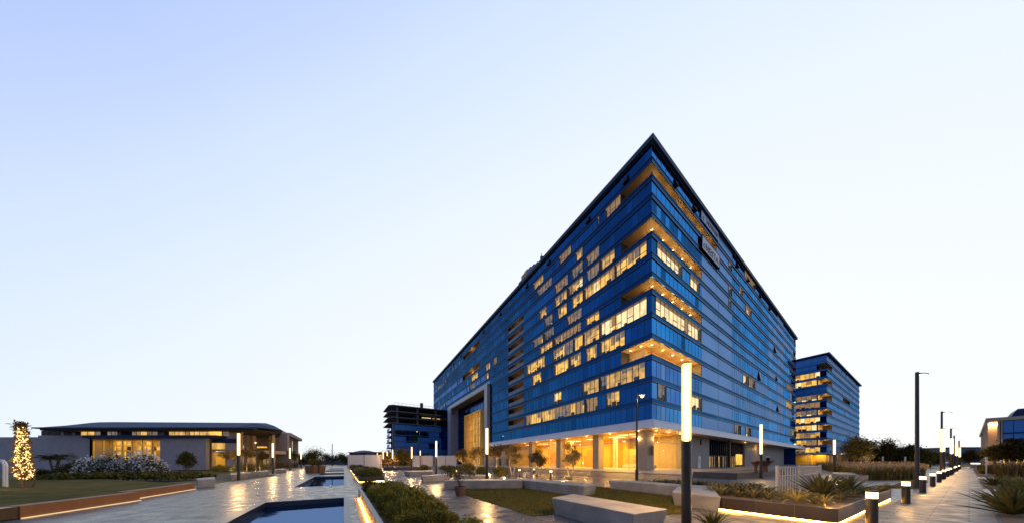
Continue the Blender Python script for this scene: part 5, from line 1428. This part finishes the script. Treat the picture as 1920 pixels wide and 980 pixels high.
# small lit trees in front of the lobby
for i, (px, Y, h, cw, z0, lb_, lf) in enumerate((
    (1070, 23.5, 3.15, 2.2, 1.0, 'sparse lit sapling right of the bollard, in front of the lobby pillars', 'leaf_lit'),
    (1008, 27.0, 2.7, 1.9, .9, 'smaller sparse sapling left of the large sapling', 'leaf_brom'),
    (962, 28.5, 3.3, 2.6, 1.2, 'pale lit tree with two stems behind the long bench', 'leaf_lit'),
    (931, 38.0, 4.0, 3.6, 1.6, 'round amber lit tree right of the entrance column lamp', 'leaf_lit'),
    (893, 44.0, 4.0, 3.4, 1.6, 'amber lit tree left of the lamp below the golden screen', 'leaf_lit'),
    (868, 50.0, 3.8, 3.2, 1.5, 'amber lit tree at the left foot of the entrance portal', 'leaf_lit'))):
    t_ = tree(lb_, at(px, Y), h, cw, z0, lf, 1500, 300 + i, 'saplings in front of the tower', 'palebark', .17 if Y < 30 else .28, 13, 'sapling', .06, 2 if i in (0, 2) else 1, flat=.55, dens=.29)
    if i != 1: point('uplight', at(px, Y) + Vector((-.9, -1.3, .35)), 110 if Y < 30 else 420, (1, .62, .20), .08, t_)
# small planting at tree feet
for px, py, lb_ in ((1064, 899, 'grey succulent patch at the foot of the large sapling'), (1006, 893.5, 'low plant patch under the smaller sapling'), (955, 894, 'golden lit lily patch beside the bollard')):
    place(BR[0], G(px, py), 1, 1.3, lb_, 'plant'); 
hb = mound(70, 2.0, 1.1, 1500, 'leaf_mid', .14, .8).build('hedge_shrub', local=True); hu = [False]
for px, py, s_, lb_ in ((905, 890, 1.0, 'dark clipped hedge shrub left of the lamp behind the long bench'), (938, 891.5, 1.0, 'dark hedge shrub right of the lamp behind the long bench'), (878, 884, 1.3, 'dark hedge shrub below the amber trees'),
                  (795, 881, 1.0, 'rounded dark shrub in front of the white hoarding'), (845, 884, 1.0, 'pale lit shrub behind the potted plant'), (832, 881, .9, 'small shrub left of the potted plant'), (757, 872, 1.7, 'round bush in front of the orange wall')):
    place((hb, hu), G(px, py), px, s_, lb_, 'shrub')
point('garden_uplight', G(850, 886) + Vector((0, -.6, .5)), 60, (1, .65, .25), .1)
b = MB(); p = G(718, 881); q = G(800, 881); b.box(((p.x + q.x) / 2, p.y + 1.5, .3), (q.x - p.x, 2.5, .6), 'greybox'); tag(b.build('raised_bed'), 'long dark raised bed in front of the orange wall', 'planter')

# potted plants
def potted(loc, label, s_=1.0, seed=5):
    t = thing('potted_plant', label, 'potted plant', tuple(loc))
    b = MB(); b.lathe([(.19, 0), (.26, .36), (.285, .36), (.285, .42), (.255, .42), (.24, .37), (.01, .37)], (0, 0, 0), 'pot', 20); b.build('pot', t, local=True, smooth=False)
    r_ = random.Random(seed); b = MB(); cb = MB()
    for i in range(9):
        a = r_.uniform(0, 6.28); q = r_.uniform(.2, .62); z = r_.uniform(.75, 1.28); e = Vector((math.cos(a) * q, math.sin(a) * q, z))
        b.tube([(0, 0, .36), (e.x * .3, e.y * .3, .36 + (z - .36) * .5), tuple(e)], [.016, .012, .006], 'bark', 5)
        for k in range(95):
            o = rv(r_, .15); o.z *= .7; cb.leaf(e + o, rv(r_, 1), rv(r_, 1), .08, .045, 'leaf_mid' if r_.random() < .7 else 'leaf_brom')
    b.build('stem', t, local=True); cb.build('foliage', t, local=True); t.scale = (s_,) * 3
potted(G(862.5, 928), 'leafy shrub in a brown pot in front of the long concrete bench')
def cube_pot(px, py, label, seed):
    p = G(px, py); t = thing('cube_planter', label, 'potted plant', tuple(p)); w_ = .62
    b = MB(); b.prism([(-w_, -w_), (w_, -w_), (w_, w_), (-w_, w_)], 0, 1.0, 'pot', poly_b=[(-w_ * .85, -w_ * .85), (w_ * .85, -w_ * .85), (w_ * .85, w_ * .85), (-w_ * .85, w_ * .85)]); b.build('pot', t, local=True)
    b = mound(seed, 1.3, 1.1, 500, 'leaf_mid', .16); b.v = [(x, y, z + .95) for x, y, z in b.v]; b.build('foliage', t, local=True)
cube_pot(586, 886, 'left one of two square brown pots standing on the plaza', 81); cube_pot(597, 885.5, 'right one of two square brown pots standing on the plaza', 82)

# white railing in the agave planter
rt = thing('white_railing', 'white vertical bar railing behind the agaves', 'railing', (9.95, 10, 0))
Q0, Q1, Q2 = Vector((9.95, 10.0)), Vector((10.95, 10.15)), Vector((14.9, 12.9))
for qa, qb, sp_ in ((Q0, Q1, .118), (Q1, Q2, .22)):
    dq = (qb - qa).normalized(); FRl = Face(qa, dq, Vector((dq.y, -dq.x))); Lq = (qb - qa).length; rz_ = math.atan2(dq.y, dq.x)
    b = MB(); s_ = sp_
    while s_ < Lq - .03: p = FRl.p(s_, 0, 0); b.box((p.x, p.y, .83), (.021, .021, 1.06), 'railwhite', rz_); s_ += sp_
    b.build('bar', rt)
    for z in (1.36, 1.04):
        b = MB(); FRl.box(b, .0, Lq, z, z + .035, -.022, .022, 'railwhite'); b.build('rail', rt)
for q in (Q0, Q1, Q2): b = MB(); b.box((q.x, q.y, .84), (.075, .075, 1.2), 'railwhite', .15); b.build('post', rt)
ft = thing('white_railing', 'distant low white railing in front of the smaller office block', 'railing', (74, 60, 0))
p, q = at(1536, 62), at(1581, 58)
FF = Face(Vector((p.x, p.y)), Vector((q.x - p.x, q.y - p.y)).normalized(), Vector((0, -1)))
Lf = (q - p).length
b = MB(); FF.box(b, 0, Lf, .95, 1.05, -.05, .05, 'white'); FF.box(b, 0, Lf, .1, .2, -.05, .05, 'white'); b.build('rail', ft)
b = MB()
for i in range(int(Lf / .45)): FF.box(b, i * .45, i * .45 + .15, .2, .95, -.03, .03, 'white')
b.build('bar', ft)

# left garden: fairy-lit tree, palms, blossom bush, hedge
p = G(48, 925); lt = thing('fairy_light_tree', 'palm trunk wrapped in glowing fairy lights at the left edge', 'tree', tuple(p))
b = MB(); b.tube([(0, 0, 0), (-.14, 0, .55), (-.18, 0, 1.4), (-.2, 0, 3.4)], [.07, .08, .1, .08], 'bark', 8); b.tube([(.05, 0, 0), (.22, .1, .5), (.28, .1, .8)], [.06, .05, .04], 'bark', 7); b.build('trunk', lt, local=True)
r_ = random.Random(31); b = MB(); cb = MB()
for i in range(1500):
    z = .72 + 2.55 * r_.random() ** .9; f = (z - .72) / 2.55; rad = (.30 - .20 * f) * (1 if f > .08 else .6 + f * 5)
    a = r_.uniform(0, 6.28); q = rad * math.sqrt(r_.uniform(.35, 1)); c = Vector((-.06 - .14 * f + math.cos(a) * q, math.sin(a) * q, z))
    if i < 820: b.ball(c, r_.uniform(.010, .024), 'bulb', 4)
    else: cb.leaf(c, rv(r_, 1), rv(r_, 1), .15, .09, 'leaf_lit')
b.build('string_lights', lt, local=True)['kind'] = 'stuff'; cb.build('foliage', lt, local=True)
b = MB()
for i in range(110):
    c = Vector((-.2, 0, 3.3)) + rv(r_, .09); b.leaf(c, rv(r_, 1) + Vector((0, 0, .9)), rv(r_, 1), .20, .06, 'leaf_brown')
b.build('crown', lt, local=True)
for z, W in ((.8, 14), (1.8, 14), (2.8, 9)): point('fairy_glow', p + Vector((.1, -.7, z)), W, (1, .65, .25), .3, lt)

# left arch hoops
p = G(9, 912, .3)
at_ = thing('arched_gate', 'white arched hoop frame at the left picture edge', 'garden arch', (p.x, p.y, .3))
b = MB(); pts = [(.10, 0, 0), (.10, 0, 1.05)] + [(.10 - .30 * (1 - math.cos(t)), 0, 1.05 + .32 * math.sin(t)) for t in [math.pi * j / 8 for j in range(1, 9)]] + [(-.50, 0, 0)]
b.tube(pts, [.04] * len(pts), 'white', 8); b.build('hoop', at_, local=True)
b = MB(); pts2 = [(x - .72, y + .3, z) for x, y, z in pts]; b.tube(pts2, [.04] * len(pts2), 'white', 8); b.build('hoop', at_, local=True)

def palm(px, py, h, label, seed, n=16, fl=1.1, stems=3):
    p = G(px, py); t = thing('small_palm', label, 'palm', tuple(p), None); r_ = random.Random(seed)
    b = MB(); cb = MB()
    for s_ in range(stems):
        a = r_.uniform(0, 6.28); e = Vector((math.cos(a) * .45 * (stems > 1), math.sin(a) * .3, h * r_.uniform(.6, .75))); b.tube([(0, 0, 0), tuple(e * .5), tuple(e)], [.09, .07, .06], 'bark', 6)
        for i in range(n):
            az = r_.uniform(0, 6.28); d = Vector((math.cos(az), math.sin(az), r_.uniform(.1, 1.1))).normalized()
            for j in range(7):
                q = e + d * fl * (j + 1) / 7 * .8 + Vector((0, 0, -.35 * ((j + 1) / 7) ** 2 * fl))
                for sg in (-1, 1): cb.leaf(q, d * .6 + d.cross(Vector((0, 0, 1))) * sg + Vector((0, 0, -.1)), Vector((0, 0, 1)), .32 * fl, .07, 'leaf_dark')
    b.build('trunk', t, local=True); cb.build('crown', t, local=True)
palm(102, 893, 2.9, 'small dark palm with several heads in front of the grey wall', 1)
def bush(px, py, w_, h, leaf, label, seed, n=900, lsz=.16, name='bush'):
    b = mound(seed, w_, h, n, leaf, lsz, .9); o = b.build(name, local=True); p = G(px, py); o.location = p; tag(o, label, 'bush'); return o
bush(349, 882, 2.4, 4.4, 'leaf_dark', 'dark upright bush in front of the pale wall panel', 91, 1300, .26)
bush(135, 893, 2.6, 1.5, 'leaf_dark', 'dark low bush right of the small palm', 92, 1000, .2)
bush(158, 884, 3.2, 2.2, 'leaf_dark', 'dark leaning bush left of the white blossom bushes', 93, 800, .25)
bush(78, 893, 1.2, .9, 'leaf_dark', 'little dark bush between the fairy light tree and the palm', 94, 500, .15)
r_ = random.Random(8)
for i, px in enumerate((166, 186, 207, 228, 250, 272, 289)):
    b = mound(110 + i, 2.1, 2.2 + .4 * (i % 3), 700, 'leaf_dark', .16, .9)
    rr = random.Random(200 + i)
    bl = MB()
    for k in range(260):
        a = rr.uniform(0, 6.28); q = math.sqrt(rr.random()) * .95; z = (2.05 + .35 * (i % 3)) * (1 - q * q * .5) * rr.uniform(.35, 1.05)
        bl.leaf(Vector((math.cos(a) * q, math.sin(a) * q, z)), rv(rr, 1), rv(rr, 1), .17, .15, 'flower')
    p = G(px, 895); t = thing('blossom_bush', 'bush of white blossom in front of the lit window', 'bush', tuple(p), 'white blossom bushes')
    t['label'] = ['leftmost white blossom bush, beside the dark leaning bush', 'second white blossom bush from the left', 'third white blossom bush from the left', 'middle white blossom bush below the lit window', 'white blossom bush third from the right', 'white blossom bush second from the right', 'rightmost white blossom bush, next to the pale wall panel'][i]
    b.build('foliage', t, local=True); bl.build('blossom', t, local=True)
hgd = MB()
r_ = random.Random(55)
for i in range(2600):
    u_ = r_.random(); x0 = G(85, 905); x1 = G(355, 901); q = x0.lerp(x1, u_) + Vector((r_.uniform(-.3, .3), r_.uniform(-1.2, 2.2), 0)); zz = .3 + .35 * r_.random() * math.sin(math.pi * min(1, u_ * 1.0 + .05)) ** .3
    hgd.leaf(Vector((q.x, q.y, zz)), rv(r_, 1), rv(r_, 1), .26, .18, 'leaf_dark')
tag(hgd.build('low_hedge'), 'low black green hedge running in front of the white blossom bushes', 'hedge')
for px, py, w_, h, lb_ in ((415, 884, 3, 1.0, 'low hedge clump left of the tallest left column'), (455, 881, 4, 1.1, 'low hedge clump behind the left concrete bench'), (493, 880, 4, 1.2, 'low hedge clump in front of the entrance porch'), (530, 877, 5, 1.2, 'low hedge clump right of the second left column'), (556, 876, 4, 1.1, 'low hedge clump by the fourth left column')):
    bush(px, py, w_, h, 'leaf_mid', lb_, px, 700, .2, 'hedge_clump')
for i, (px, Y, h, lb_, lf) in enumerate(((425, 44, 4.2, 'amber lit tree in front of the left lit ground floor', 'leaf_lit'), (463, 40, 3.6, 'small lit tree right behind the tallest left column', 'leaf_lit'), (487, 46, 3.4, 'flat crowned green tree in front of the porch', 'leaf_mid'), (440, 47, 3.6, 'small lit tree just left of the tallest left column', 'leaf_lit'), (553, 70, 4.4, 'dark tree at the end of the entrance building', 'leaf_mid'))):
    t_ = tree(lb_, at(px, Y), h, 2.2, 1.9, lf, 900, 500 + i, 'trees by the left building', lsz=.24, clumps=10, trunk_r=.08, flat=.5)
    if i < 4: point('uplight', at(px, Y) + Vector((.3, -.9, .3)), 160, (1, .66, .25), .1, t_)

# distant trees (left middle)
for i, (px, Y, h, cw, lb_, lf) in enumerate(((590, 105, 6.0, 8.0, 'round green tree against the sky beyond the pools', 'leaf_mid'), (575, 125, 5.0, 9, 'dark distant tree left of the round green tree', 'leaf_dark'), (558, 130, 4.8, 9, 'dark distant tree by the fourth left column', 'leaf_dark'), (612, 130, 4.9, 9, 'dark distant tree right of the round green tree', 'leaf_dark'), (632, 130, 4.8, 10, 'dark distant tree behind the mast lamp', 'leaf_dark'), (648, 120, 5.0, 6, 'brownish distant tree by the white wall', 'leaf_mid'),
        (755, 62, 4.6, 5, 'round olive tree in front of the orange wall', 'leaf_mid'), (728, 72, 4.4, 5, 'thin amber lit tree at the left end of the orange wall', 'leaf_lit'))):
    tree(lb_, at(px, Y), h, cw, 1.2, lf, 2000, 600 + i, 'distant trees beyond the plaza', lsz=.5 if Y > 80 else .3, clumps=14, trunk_r=.15, flat=.8)
# right-hand trees
t_ = tree('leafy tree with pale branching stems lit from below, right of the smaller block', at(1607, 40), 5.6, 2.7, 1.7, ['leaf_mid', 'leaf_mid', 'leaf_brom'], 5200, 700, None, 'palebark', .27, 26, 'tree', .08, 3, dens=.46)
point('uplight', at(1607, 40) + Vector((-.2, -1.4, .5)), 260, (1, .68, .25), .1, t_)
for i, (px, Y, h, cw, lb_, lf) in enumerate(((1653, 70, 7.6, 4.0, 'tall dark tree left of the gap in the right treeline', 'leaf_dark'), (1650, 84, 4.6, 3.0, 'dark tree behind the lit tree', 'leaf_dark'), (1690, 72, 5.6, 4.2, 'spreading dark tree in the middle of the right treeline', 'leaf_mid'), (1706, 76, 6.2, 3, 'open crowned dark tree left of the tallest street lamp', 'leaf_dark'), (1725, 70, 4.5, 4.6, 'rounded tree behind the tallest street lamp', 'leaf_mid'), (1744, 74, 3.9, 4.0, 'low rounded tree right of the tallest street lamp', 'leaf_mid'), (1672, 74, 4.6, 3.6, 'dark bushy tree behind the tall grass bed', 'leaf_dark'),
        (1820, 130, 7, 6, 'small dark tree at the far end of the path', 'leaf_dark'))):
    tree(lb_, at(px, Y), h, cw, 1.2, [lf, 'leaf_mid'], 4200, 720 + i, 'right hand treeline', lsz=.46, clumps=22, trunk_r=.14, dens=.42)
for i, (px, Y, h, cw, lb_) in enumerate(((1866, 52, 4.4, 3.0, 'leftmost tree in front of the columned building'), (1888, 48, 5.0, 3.2, 'middle tree in front of the columned building'), (1914, 46, 5.8, 3.8, 'rightmost tree in front of the columned building'))):
    tree(lb_, at(px, Y), h, cw, 1.6, ['leaf_mid', 'leaf_dark', 'leaf_mid'], 4000, 760 + i, 'trees in front of the columned building', lsz=.3, clumps=20, trunk_r=.12)
# small right things: sign board, litter-like stone, white posts, car
sgn = thing('notice_board', 'small white tilted notice board below the right hand trees', 'sign', tuple(at(1877, 42)))
b = MB(); b.box((0, 0, 1.35), (.8, .06, .9), 'white', .3); b.build('board', sgn, local=True); b = MB(); b.box((0, .05, .5), (.07, .07, 1.0), 'darkpole'); b.build('post', sgn, local=True)
sgn = thing('sign_post', 'thin pale sign post standing in the right hand bed', 'post', tuple(at(1849.5, 30)))
b = MB(); b.lathe([(.05, 0), (.05, 1.9)], (0, 0, 0), 'fascia', 8); b.build('pole', sgn, local=True); b = MB(); b.box((0, 0, 2.0), (.22, .05, .2), 'fascia'); b.build('plate', sgn, local=True)
for px, lb_ in ((1655, 'left white marker post behind the tall grass'), (1697, 'right white marker post behind the tall grass')):
    pt = at(px, 62); b = MB(); b.lathe([(.14, 0), (.14, 2.6), (.1, 2.7)], (pt.x, pt.y, 0), 'white', 8); tag(b.build('marker_post'), lb_, 'post')
cp = at(1778, 105); cr = thing('parked_car', 'silver car parked far off beyond the end of the path', 'car', tuple(cp))
b = MB(); prof = [(-2.1, .35), (2.1, .35), (2.15, .8), (1.2, .95), (.6, 1.4), (-1.0, 1.42), (-1.7, .98), (-2.15, .85)]
P0 = [(x, -.85, z) for x, z in prof]; P1 = [(x, .85, z) for x, z in prof]
b.poly(P0, 'carpaint'); b.poly(P1[::-1], 'carpaint')
for j in range(len(prof)):
    k = (j + 1) % len(prof); b.poly([P0[j], P0[k], P1[k], P1[j]], 'carpaint')
b.build('body', cr, local=True)
b = MB(); b.poly([(1.0, -.87, .98), (.55, -.87, 1.33), (-.95, -.87, 1.34), (-1.5, -.87, 1.0)], 'darkrecess'); b.build('window', cr, local=True)
for x in (-1.3, 1.3):
    for y in (-.8, .8):
        b = MB(); b.tube([(x, y - .1, .33), (x, y + .1, .33)], [.33, .33], 'rubber', 12); b.build('wheel', cr, local=True)
lpst = thing('lit_gatepost', 'glowing square gatepost at the far right end of the path', 'post', tuple(at(1829, 62)))
b = MB(); b.box((0, 0, .5), (1.2, .8, 1.0), 'cream'); b.build('pier', lpst, local=True); b = MB(); b.box((0, 0, 1.1), (1.0, .7, .18), 'bollard_glow'); b.build('lamp', lpst, local=True)
